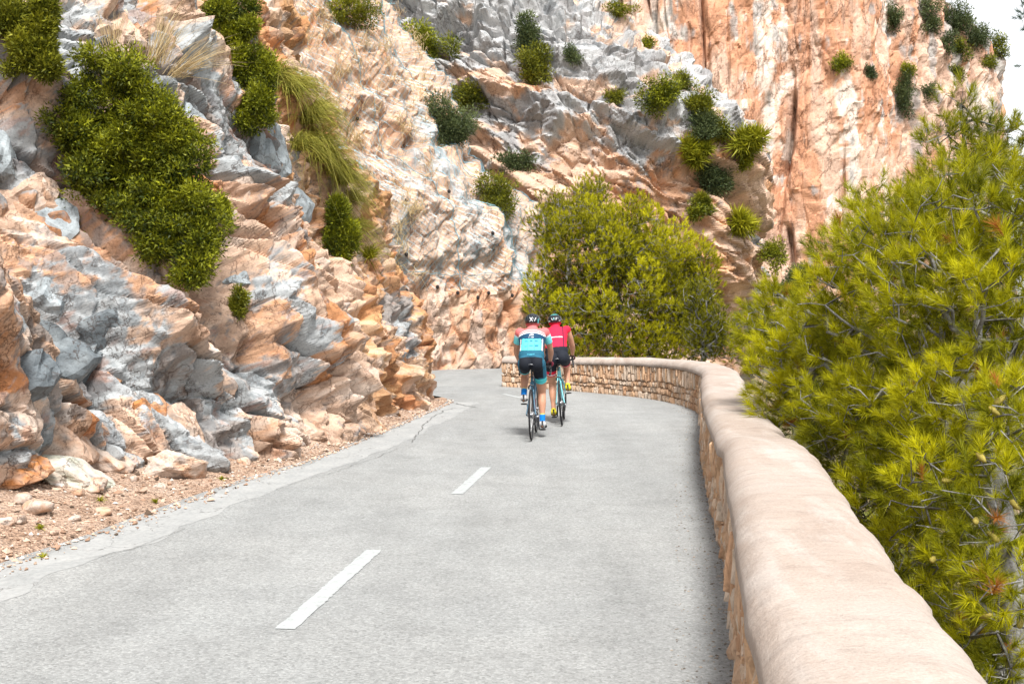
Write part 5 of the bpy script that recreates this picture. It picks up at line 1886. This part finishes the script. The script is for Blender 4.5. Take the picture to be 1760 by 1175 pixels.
def bicycle(label, loc, yaw, roll, frame_mat, accent, right_down):
    b = empty('bicycle', loc, label, 'bicycle', 'two road bicycles')
    b.rotation_euler = (0, roll, yaw)
    wheel(b, 0.0, None)
    wheel(b, 0.985, None)
    BB, SC, ST, HT, HB = (0, .41, .27), (0, .275, .78), (0, .262, .83), (0, .82, .80), (0, .865, .66)
    fr = bar(b, 'frame', [HB, BB], 0.019, frame_mat)                       # down tube
    bar(b, 'seat_tube', [BB, ST], 0.016, frame_mat, parent=fr)
    bar(b, 'top_tube', [SC, HT], 0.015, frame_mat, parent=fr)
    bar(b, 'head_tube', [HB, (0, .81, .83)], 0.019, frame_mat, parent=fr)
    for s in (-1, 1):
        bar(b, 'seat_stay', [(s * .012, .285, .76), (s * .035, .12, .52), (s * .062, 0, .335)], 0.008, frame_mat, 6, fr)
        bar(b, 'chain_stay', [(s * .02, .40, .27), (s * .06, .15, .31), (s * .062, 0, .335)], 0.009, frame_mat, 6, fr)
        bar(b, 'fork_blade', [(s * .022, .87, .64), (s * .045, .905, .54), (s * .052, .985, .335)], [.013, .012, .008], frame_mat, 6)
    bar(b, 'seat_post', [(0, .265, .80), (0, .235, .935)], 0.0135, M['black_paint'])
    # saddle: a lofted nose-to-tail shape
    ys = np.linspace(0, 1, 12)
    V, k = [], 12
    for u in ys:
        w = np.interp(u, [0, .12, .35, .6, 1], [.035, .072, .055, .024, .016])
        for q in range(k):
            a = q / k * 2 * math.pi
            V.append((w * math.cos(a), .10 + .27 * u, .965 + np.interp(u, [0, .2, .6, 1], [.012, .008, 0, -.008]) + (.018 if math.sin(a) > 0 else .028) * math.sin(a)))
    F = [(i * k + q, i * k + (q + 1) % k, (i + 1) * k + (q + 1) % k, (i + 1) * k + q) for i in range(11) for q in range(k)]
    sd = obj_np('saddle', np.array(V), np.array(F), M['black_paint'], b, None, True)
    bar(b, 'trim', [(-.035, .096, .985), (0, .090, .989), (.035, .096, .985)], 0.004, M['alloy'], 5, sd)
    # bars
    bar(b, 'stem', [(0, .80, .86), (0, .86, .915)], 0.015, M['black_paint'])
    hb = bar(b, 'handlebar', [(-.21, .80, .815), (-.215, .925, .835), (-.212, .955, .90), (-.205, .87, .925), (-.12, .862, .918), (0, .86, .915), (.12, .862, .918), (.205, .87, .925), (.212, .955, .90), (.215, .925, .835), (.21, .80, .815)], 0.0145, M['black_paint'])
    for s in (-1, 1):
        hd = bar(b, 'brake_hood', [(s * .208, .895, .925), (s * .208, .945, .945), (s * .205, .965, .975)], [.018, .017, .012], M['rubber'], 8, hb)
        bar(b, 'brake_lever', [(s * .205, .965, .96), (s * .205, .985, .90), (s * .21, .965, .84)], 0.006, M['alloy'], 5, hb)
    # drivetrain
    bar(b, 'bottom_bracket', [(-.07, .41, .27), (.07, .41, .27)], 0.018, M['alloy'])
    D, _ = ico(1)
    for R_, x in ((.095, .048), (.072, .040)):
        V, F = [], []
        n = 36
        for i in range(n):
            a = i / n * 2 * math.pi
            for rr, xx in ((R_, x), (R_ * .84, x), (R_ * .84, x + .004), (R_, x + .004)):
                V.append((xx, .41 + rr * math.cos(a), .27 + rr * math.sin(a)))
        F = [(i * 4 + q, i * 4 + (q + 1) % 4, ((i + 1) % n) * 4 + (q + 1) % 4, ((i + 1) % n) * 4 + q) for i in range(n) for q in range(4)]
        obj_np('chainring', np.array(V), np.array(F), M['black_paint'], b)
    V, F = tube(np.array([(.020, 0, .335), (.026, 0, .335), (.038, 0, .335), (.046, 0, .335)]), [.052, .05, .034, .025], 20)
    obj_np('cassette', V, F, M['steel'], b)
    bar(b, 'chain', [(.042, 0, .385), (.045, .41, .365)], 0.004, M['steel'], 4)
    bar(b, 'chain', [(.034, .03, .20), (.045, .41, .175)], 0.004, M['steel'], 4)
    bar(b, 'rear_derailleur', [(.055, 0, .33), (.062, -.01, .27), (.040, .02, .20)], [.012, .016, .012], M['black_paint'], 6)
    bar(b, 'brake_caliper', [(-.035, .13, .66), (-.03, .115, .70), (0, .11, .715), (.03, .115, .70), (.035, .13, .66)], 0.010, M['black_paint'], 6)
    for s in (1, -1):
        dn = -1 if (s == 1) == right_down else 1
        bar(b, 'crank', [(s * .062, .41, .27), (s * .078, .41 + .01 * dn, .27 + dn * .1715)], [.014, .010], M['black_paint'])
        o = lens('pedal', (.042, .038, .010), (s * .125, .41 + .01 * dn, .27 + dn * .172), M['black_paint'], b, power=0.55)
    bar(b, 'bottle', [(0, .475, .345), (0, .60, .49)], [.034, .036, .030], accent, 12)
    bar(b, 'bottle_cage', [(0, .47, .335), (.03, .52, .38), (0, .575, .46)], 0.006, M['black_paint'], 4)
    return b


# ------------------------------------------------------------------ people
def closed_tube(pts, rads, sides=14, flat=None):
    """Closed round limb with hemispherical ends; rads along pts."""
    P = np.array(pts, float)
    P2 = curve_pts(P, 8) if len(P) > 2 else P[0] + (P[1] - P[0]) * np.linspace(0, 1, 10)[:, None]
    rr = np.interp(np.linspace(0, 1, len(P2)), np.linspace(0, 1, len(rads)), rads)
    t0, t1 = unit(P2[0] - P2[1]), unit(P2[-1] - P2[-2])
    e0 = [P2[0] + t0 * rr[0] * k for k in (0.98, 0.7, 0.35)]
    e1 = [P2[-1] + t1 * rr[-1] * k for k in (0.35, 0.7, 0.98)]
    P3 = np.vstack([e0, P2, e1])
    r3 = np.r_[rr[0] * np.array((0.18, 0.7, 0.93)), rr, rr[-1] * np.array((0.93, 0.7, 0.18))]
    V, F = tube(P3, r3, sides)
    return V, F


def body_mesh(prims, voxel):
    bm = bmesh.new()
    for V, F in prims:
        vs = [bm.verts.new(p) for p in V]
        for f in F:
            try:
                bm.faces.new([vs[i] for i in f])
            except ValueError:
                pass
        n = len(V)
        be = [e_ for e_ in bm.edges if e_.is_boundary]
        if be:
            bmesh.ops.holes_fill(bm, edges=be, sides=64)
    bmesh.ops.recalc_face_normals(bm, faces=bm.faces[:])
    me = bpy.data.meshes.new('body_raw')
    bm.to_mesh(me)
    bm.free()
    o = bpy.data.objects.new('body_raw', me)
    COL.objects.link(o)
    m = o.modifiers.new('r', 'REMESH')
    m.mode = 'VOXEL'
    m.voxel_size = voxel
    s = o.modifiers.new('s', 'SMOOTH')
    s.factor, s.iterations = 0.5, 5
    dg = bpy.context.evaluated_depsgraph_get()
    me2 = bpy.data.meshes.new_from_object(o.evaluated_get(dg))
    bpy.data.objects.remove(o)
    n = len(me2.vertices)
    V = np.zeros(n * 3, np.float32)
    me2.vertices.foreach_get('co', V)
    N = np.zeros(n * 3, np.float32)
    me2.vertices.foreach_get('normal', N)
    F = np.array([tuple(p.vertices) for p in me2.polygons if len(p.vertices) == 4])
    bpy.data.meshes.remove(me2)
    return V.reshape(-1, 3).astype(float), N.reshape(-1, 3).astype(float), F


def seg_t(V, a, b):
    a, b = np.array(a), np.array(b)
    d = b - a
    t_ = np.clip(((V - a) @ d) / (d @ d), 0, 1)
    return t_, np.linalg.norm(V - (a + t_[:, None] * d), axis=1)


def person(label, loc, yaw, roll, right_down, look, skin):
    """A cyclist seen from behind, hands on the hoods, one leg down and one up."""
    root = empty('person', loc, label, 'person', 'two cyclists riding away')
    root.rotation_euler = (0, roll, yaw)
    J = {}
    J['pelvis'], J['waist'], J['chest'], J['neck'], J['head'] = (0, .225, 1.02), (0, .31, 1.16), (0, .44, 1.32), (0, .525, 1.44), (0, .600, 1.525)
    for s, n in ((-1, 'L'), (1, 'R')):
        down = (s == 1) == right_down
        J['hip' + n] = (s * .088, .245, .985)
        ank = (s * .125, .375, .195) if down else (s * .120, .365, .545)
        kn = (s * .118, .475, .585) if down else (s * .115, .665, .845)
        J['knee' + n], J['ank' + n] = kn, ank
        J['toe' + n] = (ank[0] + s * .008, ank[1] + .155, ank[2] - .075) if down else (ank[0] + s * .005, ank[1] + .16, ank[2] - .06)
        J['sh' + n] = (s * .172, .515, 1.405)
        J['el' + n] = (s * .232, .665, 1.165)
        J['wr' + n] = (s * .218, .875, 1.005)
    prims = []
    # torso: elliptical sections square to the spine
    sp = curve_pts([J['pelvis'], J['waist'], J['chest'], J['neck']], 8)
    sp = np.vstack([sp[0] + (sp[0] - sp[1]) * 1.8, sp])
    u = np.linspace(0, 1, len(sp))
    wx = np.interp(u, [0, .08, .2, .42, .7, .88, 1], [.09, .160, .172, .152, .178, .165, .07])
    wy = np.interp(u, [0, .08, .2, .42, .7, .88, 1], [.08, .118, .125, .108, .118, .092, .06])
    T_ = unit(np.gradient(sp, axis=0))
    k = 20
    V = []
    for i in range(len(sp)):
        nn = np.array((0, T_[i][2], -T_[i][1]))
        for q in range(k):
            a = q / k * 2 * math.pi
            V.append(sp[i] + np.array((1, 0, 0)) * wx[i] * math.cos(a) + nn * wy[i] * math.sin(a))
    F = [(i * k + q, i * k + (q + 1) % k, (i + 1) * k + (q + 1) % k, (i + 1) * k + q) for i in range(len(sp) - 1) for q in range(k)]
    prims.append((np.array(V), np.array(F)))
    D, If = ico(3)
    for s in (-1, 1):                                        # buttocks
        prims.append((D * (.098, .105, .105) + (s * .078, .185, .995), If))
    prims.append(closed_tube([J['neck'], (0, .575, 1.49), J['head']], [.062, .056, .056]))
    hd = np.array(J['head'])
    prims.append((D * (.075, .097, .108) + hd + (0, .012, .015), If))
    prims.append((D * (.052, .06, .06) + hd + (0, .055, -.055), If))      # jaw
    prims.append((D * (.012, .018, .022) + hd + (0, .112, -.005), If))    # nose
    prims.append((D * (.022, .008, .006) + hd + (0, .106, -.045), If))    # lips
    for s, n in ((-1, 'L'), (1, 'R')):
        prims.append((D * (.010, .018, .030) + hd + (s * .078, .0, -.008), If))   # ears
        prims.append(closed_tube([np.array(J['chest']) * (1, 1, 1) + (s * .10, .04, .05), J['sh' + n]], [.070, .055]))
        prims.append(closed_tube([J['sh' + n], np.array(J['sh' + n]) * .5 + np.array(J['el' + n]) * .5 + (s * .006, -.006, 0), J['el' + n]], [.054, .048, .040]))
        e_, w_ = np.array(J['el' + n]), np.array(J['wr' + n])
        prims.append(closed_tube([e_, e_ * .65 + w_ * .35 + (s * .004, 0, -.004), w_], [.041, .042, .026]))
        # hand over the hood: palm, four curled fingers, thumb on the inside
        palm = w_ + np.array((-s * .008, .045, -.018))
        prims.append((D * (.038, .052, .020) @ np.array(Matrix.Rotation(-0.35, 3, 'X')).T + palm, If))
        for q in range(4):
            b0 = palm + np.array((s * (.024 - .004 * q), .018 + .004 * q, -.004)) + np.array((0, (.022, .012, 0, -.014)[q], 0))
            L = (.030, .034, .033, .026)[q]
            b1 = b0 + np.array((s * .020, .012, -.016)) * (L / .03)
            b2 = b1 + np.array((-s * .004, .006, -.030)) * (L / .03)
            b3 = b2 + np.array((-s * .020, -.004, -.014)) * (L / .03)
            prims.append(closed_tube([b0, b1, b2, b3], [.0095, .009, .0085, .0075], 8))
        t0 = palm + np.array((-s * .026, -.005, .002))
        prims.append(closed_tube([t0, t0 + np.array((-s * .018, .022, -.012)), t0 + np.array((-s * .012, .045, -.028))], [.012, .0105, .0085], 8))
        h_, k_, a_ = (np.array(J[x + n]) for x in ('hip', 'knee', 'ank'))
        prims.append(closed_tube([h_, h_ * .6 + k_ * .4 + (s * .010, .006, 0), k_], [.098, .082, .056]))
        calf = k_ * .66 + a_ * .34
        back = unit(np.cross(a_ - k_, (1, 0, 0)))
        back = back if back[1] < 0 else -back
        prims.append(closed_tube([k_, calf + back * .020, k_ * .3 + a_ * .7 + back * .004, a_], [.054, .056, .039, .034]))
        prims.append(closed_tube([a_ + (0, -.03, -.035), a_ * .4 + np.array(J['toe' + n]) * .6, J['toe' + n]], [.034, .036, .026]))
    V, N, F = body_mesh(prims, 0.0095)
    # which limb is each vertex on
    bones = [('torso', J['pelvis'], J['waist'], .15), ('torso', J['waist'], J['chest'], .15), ('torso', J['chest'], J['neck'], .13), ('head', J['neck'], J['head'], .075)]
    for n in 'LR':
        bones += [('arm' + n, J['sh' + n], J['el' + n], .055), ('fore' + n, J['el' + n], J['wr' + n], .038), ('hand' + n, J['wr' + n], tuple(np.array(J['wr' + n]) + (0, .08, -.03)), .04),
                  ('thigh' + n, J['hip' + n], J['knee' + n], .085), ('shank' + n, J['knee' + n], J['ank' + n], .05), ('foot' + n, J['ank' + n], J['toe' + n], .035)]
    best, who, tt = np.full(len(V), 9e9), np.zeros(len(V), int), np.zeros(len(V))
    for i, (nm, a, b, r) in enumerate(bones):
        t_, d = seg_t(V, a, b)
        q = d / r
        m = q < best
        best[m], who[m], tt[m] = q[m], i, t_[m]
    names = np.array([b[0] for b in bones])[who]
    skin_c = np.tile(np.array(skin), (len(V), 1)) * (1 + 0.10 * fbm(V[:, 0] * 14, V[:, 1] * 14, V[:, 2] * 14, 3, 170))[:, None]
    hairy = (names == 'head') & (V[:, 2] > hd[2] - .045) & (V[:, 1] < hd[1] + .05)
    skin_c[hairy] = (0.03, 0.022, 0.018)
    for n in 'LR':
        skin_c[names == 'hand' + n] = np.array(look['hand'])
    obj_np('body', V, F, M['skin'], root, np.clip(skin_c, 0, 1), True)

    def shell(name, mask, off, col):
        fm = mask[F].all(axis=1)
        f = F[fm]
        idx = np.unique(f)
        re = np.full(len(V), -1)
        re[idx] = np.arange(len(idx))
        return obj_np(name, V[idx] + N[idx] * off, re[f], M['cloth'], root, np.clip(col[idx], 0, 1), True)

    x, z = V[:, 0], V[:, 2]
    torso = names == 'torso'
    arm = np.array([nm.startswith('arm') for nm in names])
    thigh = np.array([nm.startswith('thigh') for nm in names])
    hem = look['hem'] + 0.02 * np.cos(x * 8)
    sleeve = arm & (tt < look['sleeve'])
    jersey_m = (torso & (z > hem - 0.01)) | sleeve | ((names == 'head') & (z < 1.468))
    shorts_m = (torso & (z <= hem + 0.015)) | (thigh & (tt < 0.60))
    jc, sc = look['jersey'](V, names, tt, N), look['shorts'](V, names, tt, N)
    shell('jersey', jersey_m, 0.008, jc)
    shell('shorts', shorts_m, 0.005, sc)
    for n in 'LR':
        if look['sock'] is not None:
            m = (names == 'shank' + n) & (tt > look['sock_t']) & (tt < 0.985)
            c = np.tile(np.array(look['sock']), (len(V), 1))
            c[(names == 'shank' + n) & (tt < look['sock_t'] + .035)] = look['sock_top']
            shell('sock', m, 0.004, c)
    # shoes
    for s, n in ((-1, 'L'), (1, 'R')):
        a_, t_ = np.array(J['ank' + n]), np.array(J['toe' + n])
        heel = a_ + np.array((0, -.070, -.058))
        ys = np.linspace(0, 1, 12)
        tip = t_ + np.array((0, .05, -.012))
        k = 14
        VV, CC = [], []
        ax = unit(tip - heel)
        upv = unit(np.cross((1, 0, 0), ax))
        for u in ys:
            w = np.interp(u, [0, .06, .25, .5, .75, .93, 1], [.014, .040, .044, .045, .050, .038, .010])
            top = np.interp(u, [0, .06, .22, .4, .7, 1], [.04, .100, .104, .085, .05, .02])
            for q in range(k):
                a = q / k * 2 * math.pi
                hgt = top * (0.5 + 0.5 * math.sin(a)) ** 0.8
                VV.append(heel + (tip - heel) * u + np.array((w * math.cos(a), 0, 0)) + upv * (hgt - .012))
                band = abs(u - .16) < .09 and abs(math.cos(a)) > .35
                CC.append(look['shoe'][1] if band or (hgt > .05 and .3 < u < .5) else (0.015, 0.015, 0.016) if hgt < .012 else look['shoe'][0])
        FF = [(i * k + q, i * k + (q + 1) % k, (i + 1) * k + (q + 1) % k, (i + 1) * k + q) for i in range(11) for q in range(k)]
        obj_np('shoe', np.array(VV), np.array(FF), M['cloth'], root, np.array(CC), True)
    # helmet
    hc = hd + np.array((0, -.002, .025))
    nu, nv = 64, 24
    a = np.arange(nu) / nu * 2 * math.pi
    VV, CC = [], []
    for j in range(nv):
        ph = (j / (nv - 1)) * (math.pi / 2 + 0.22)           # from the crown down past the brim
        for q in range(nu):
            d = np.array((math.sin(ph) * math.sin(a[q]), math.sin(ph) * math.cos(a[q]), math.cos(ph)))
            rib = abs(math.sin(d[0] * 14.0))                 # lengthwise channels between ribs
            vent = (rib < 0.42) and 0.25 < ph < 1.25 and abs(d[0]) < 0.86
            rr = 1.0 - (0.10 if vent else 0.0) - (0.10 if ph > 1.55 else 0)
            p = hc + d * np.array((.114, .150, .108)) * rr + np.array((0, -.010 * math.cos(ph), 0))
            if math.cos(a[q]) > 0.2 and ph > 1.45:
                p[2] += .012
            VV.append(p)
            CC.append(look['helmet'](d, ph, vent))
    FF = [(j * nu + q, j * nu + (q + 1) % nu, (j + 1) * nu + (q + 1) % nu, (j + 1) * nu + q) for j in range(nv - 1) for q in range(nu)]
    hm = obj_np('helmet', np.array(VV), np.array(FF), HELM, root, np.clip(np.array(CC), 0, 1), True)
    for (p, q, c) in look['marks']:                          # painted strokes on the back of the helmet
        A, B = [hc + np.array((w_[0] * 1.0, -math.sqrt(max(0, 1 - (w_[0] / .114) ** 2 - (w_[1] / .108) ** 2)) * .150 - .014, w_[1])) for w_ in (p, q)]
        V_, F_ = tube(np.array([A, (A + B) / 2 + (0, -.003, 0), B]), [.0045, .0045, .0045], 5)
        obj_np('mark', V_, F_, c, hm)
    for s in (-1, 1):
        bar(root, 'strap', [hc + (s * .085, .02, -.03), hd + (s * .078, .035, -.07), hd + (s * .02, .075, -.115)], 0.005, M['rubber'], 4, hm)
    lens('sunglasses', (.072, .05, .018), tuple(hd + (0, .066, .012)), M['black_paint'], root, (0.15, 0, 0), 3, 0.8)
    return root


HELM = attr_mat('helmet_shell', 0.25, 0.5)
MARK_W = plain('mark_white', (0.62, 0.64, 0.66), 0.4)
MARK_T = plain('mark_teal', (0.10, 0.48, 0.50), 0.4)
NAVY, TURQ, CORAL, WHITE, BLACK = np.array((.010, .050, .105)), np.array((.10, .62, .66)), np.array((.62, .15, .15)), np.array((.78, .78, .78)), np.array((.010, .012, .018))
TEALB = np.array((.018, .105, .165))
RED = np.array((.72, .018, .055))


def jersey_a(V, names, tt, N):
    x, z = V[:, 0], V[:, 2]
    zz = z + 1.9 * x * x                                     # arched bands
    c = np.tile(NAVY, (len(V), 1))
    c[zz > 1.395] = WHITE
    c[zz > 1.412] = CORAL
    c[(zz > 1.43) & (zz < 1.436)] = WHITE * .9
    pocket = (z < 1.315) & (z > 1.165) & (np.abs(x) < .118 + (1.315 - z) * .12) & (N[:, 1] < 0.1)
    c[pocket] = TURQ
    # small dark prints on the pockets, white prints above them
    pr = np.zeros(len(V), bool)
    for (px, pz, w, h) in ((-.065, 1.285, .022, .008), (0, 1.29, .016, .010), (.065, 1.285, .020, .009), (0, 1.225, .024, .006), (.068, 1.225, .022, .012), (-.07, 1.215, .018, .006)):
        pr |= (np.abs(x - px) < w) & (np.abs(z - pz) < h)
    c[pocket & pr] = TEALB * 1.4
    seam = pocket & ((np.abs(np.abs(x) - .04) < .003))
    c[seam] = TURQ * .6
    back = N[:, 1] < 0
    c[back & ((x / .028) ** 2 + ((z - 1.368 - .12 * x) / .008) ** 2 < 1) & ~pocket] = WHITE
    c[back & (np.abs(x + .002) < .034) & (np.abs(z - 1.336) < .0045) & (np.mod(x * 90, 1) < .72)] = WHITE * .8
    side = (np.abs(x) > .132) & (np.abs(x) < .145) & (z < 1.31) & (z > 1.14) & (names == 'torso')
    c[side] = WHITE * .8
    arm = np.array([n.startswith('arm') for n in names])
    c[arm] = np.array((.16, .58, .62))
    c[arm & (tt < .12)] = CORAL * .9
    c[arm & (tt > .12) & (tt < .20)] = np.array((.50, .70, .78))
    return c


def shorts_a(V, names, tt, N):
    x, z = V[:, 0], V[:, 2]
    c = np.tile(TEALB, (len(V), 1))
    seat = (z < 1.085 - .9 * x * x) & (np.abs(x) < .150) & (N[:, 1] < 0.35) & (z > .80)
    th = np.array([n.startswith('thigh') for n in names])
    c[seat & ~(th & (tt > .55))] = BLACK
    c[th & (np.abs(x) < .09) & (tt < .42)] = BLACK
    c[th & (tt > .42)] = TURQ * .8
    c[th & (tt > .50) & (tt < .52)] = TURQ * .5
    w = (N[:, 1] < 0) & (np.abs(z - 1.118) < .006) & (np.abs(x) < .045)
    c[w] = np.array((.06, .32, .42))
    return c


def jersey_b(V, names, tt, N):
    x, z = V[:, 0], V[:, 2]
    c = np.tile(RED, (len(V), 1))
    c[(np.abs(z - (1.305 - .6 * x * x)) < .007) & (N[:, 1] < 0.1)] = WHITE * .85
    c[(np.abs(x - .112) < .011) & (N[:, 1] < 0.4)] = np.array((.10, .012, .04))
    c[(np.abs(x + .112) < .011) & (N[:, 1] < 0.4)] = np.array((.10, .012, .04))
    c[np.abs(x) > .123] = RED * .85
    return c


def shorts_b(V, names, tt, N):
    c = np.tile(BLACK * 1.3, (len(V), 1))
    th = np.array([n.startswith('thigh') for n in names])
    c[th & (tt > .40)] = RED * .9
    c[th & (tt > .52) & (tt < .555)] = WHITE * .85
    x = V[:, 0]
    c[th & (x < 0) & (tt > .43) & (tt < .53) & (np.abs(x + .125) < .008) & (N[:, 1] < 0)] = WHITE
    return c


def helm_a(d, ph, vent):
    if vent:
        return (0.006, 0.007, 0.008)
    if ph > 1.5:
        return (0.02, 0.03, 0.03)
    return np.array((.020, .045, .050)) if abs(d[0]) > .75 else np.array((.018, .024, .030))


def helm_b(d, ph, vent):
    if vent:
        return (0.006, 0.007, 0.008)
    if ph < .62 and d[1] < .5:
        return (0.05, 0.30, 0.29)
    return (0.016, 0.020, 0.026)


LOOK_A = dict(hem=1.155, sleeve=.60, jersey=jersey_a, shorts=shorts_a, sock=(.005, .17, .55), sock_t=.70, sock_top=(.55, .55, .08), shoe=((.02, .022, .025), (.62, .62, .62)), hand=(.16, .012, .03),
              helmet=helm_a, marks=[((-.030, .055), (.012, .002), MARK_W), ((.010, .058), (-.028, .0), MARK_W), ((.052, .050), (.036, .004), MARK_W), ((.085, .03), (.080, -.03), MARK_T)])
LOOK_B = dict(hem=1.150, sleeve=.10, jersey=jersey_b, shorts=shorts_b, sock=(.60, .55, .03), sock_t=.90, sock_top=(.60, .55, .03), shoe=((.02, .02, .02), (.72, .62, .01)), hand=(.06, .02, .02),
              helmet=helm_b, marks=[((-.045, .045), (-.025, .012), MARK_W), ((.040, .050), (.022, .012), MARK_W), ((-.010, .05), (-.004, .015), MARK_T), ((-.09, .0), (.09, .0), MARK_W)])
CELESTE = plain('celeste_paint', (.16, .50, .55), 0.35, 0.5)
DARKBLUE = plain('blue_black_paint', (.03, .10, .16), 0.35, 0.5)
PINKB = plain('bottle_plastic', (.22, .10, .14), 0.4)
CLEARB = plain('bottle_blue', (.10, .22, .28), 0.4)
PA, PB = (0.255, 14.55, 0.004), (0.745, 16.5, 0.004)
bicycle('dark road bicycle with blue accents ridden by the cyclist in the coral and turquoise jersey', PA, R(-5.0), R(-1.0), DARKBLUE, PINKB, True)
person('cyclist in a coral, navy and turquoise jersey with blue socks, riding away', PA, R(-5.0), R(-1.0), True, LOOK_A, (.46, .235, .15))
bicycle('turquoise road bicycle ridden by the cyclist in red', PB, R(-4.5), R(-5.0), CELESTE, CLEARB, False)
person('cyclist in a red sleeveless jersey and yellow shoes, riding ahead', PB, R(-4.5), R(-5.0), False, LOOK_B, (.50, .255, .16))
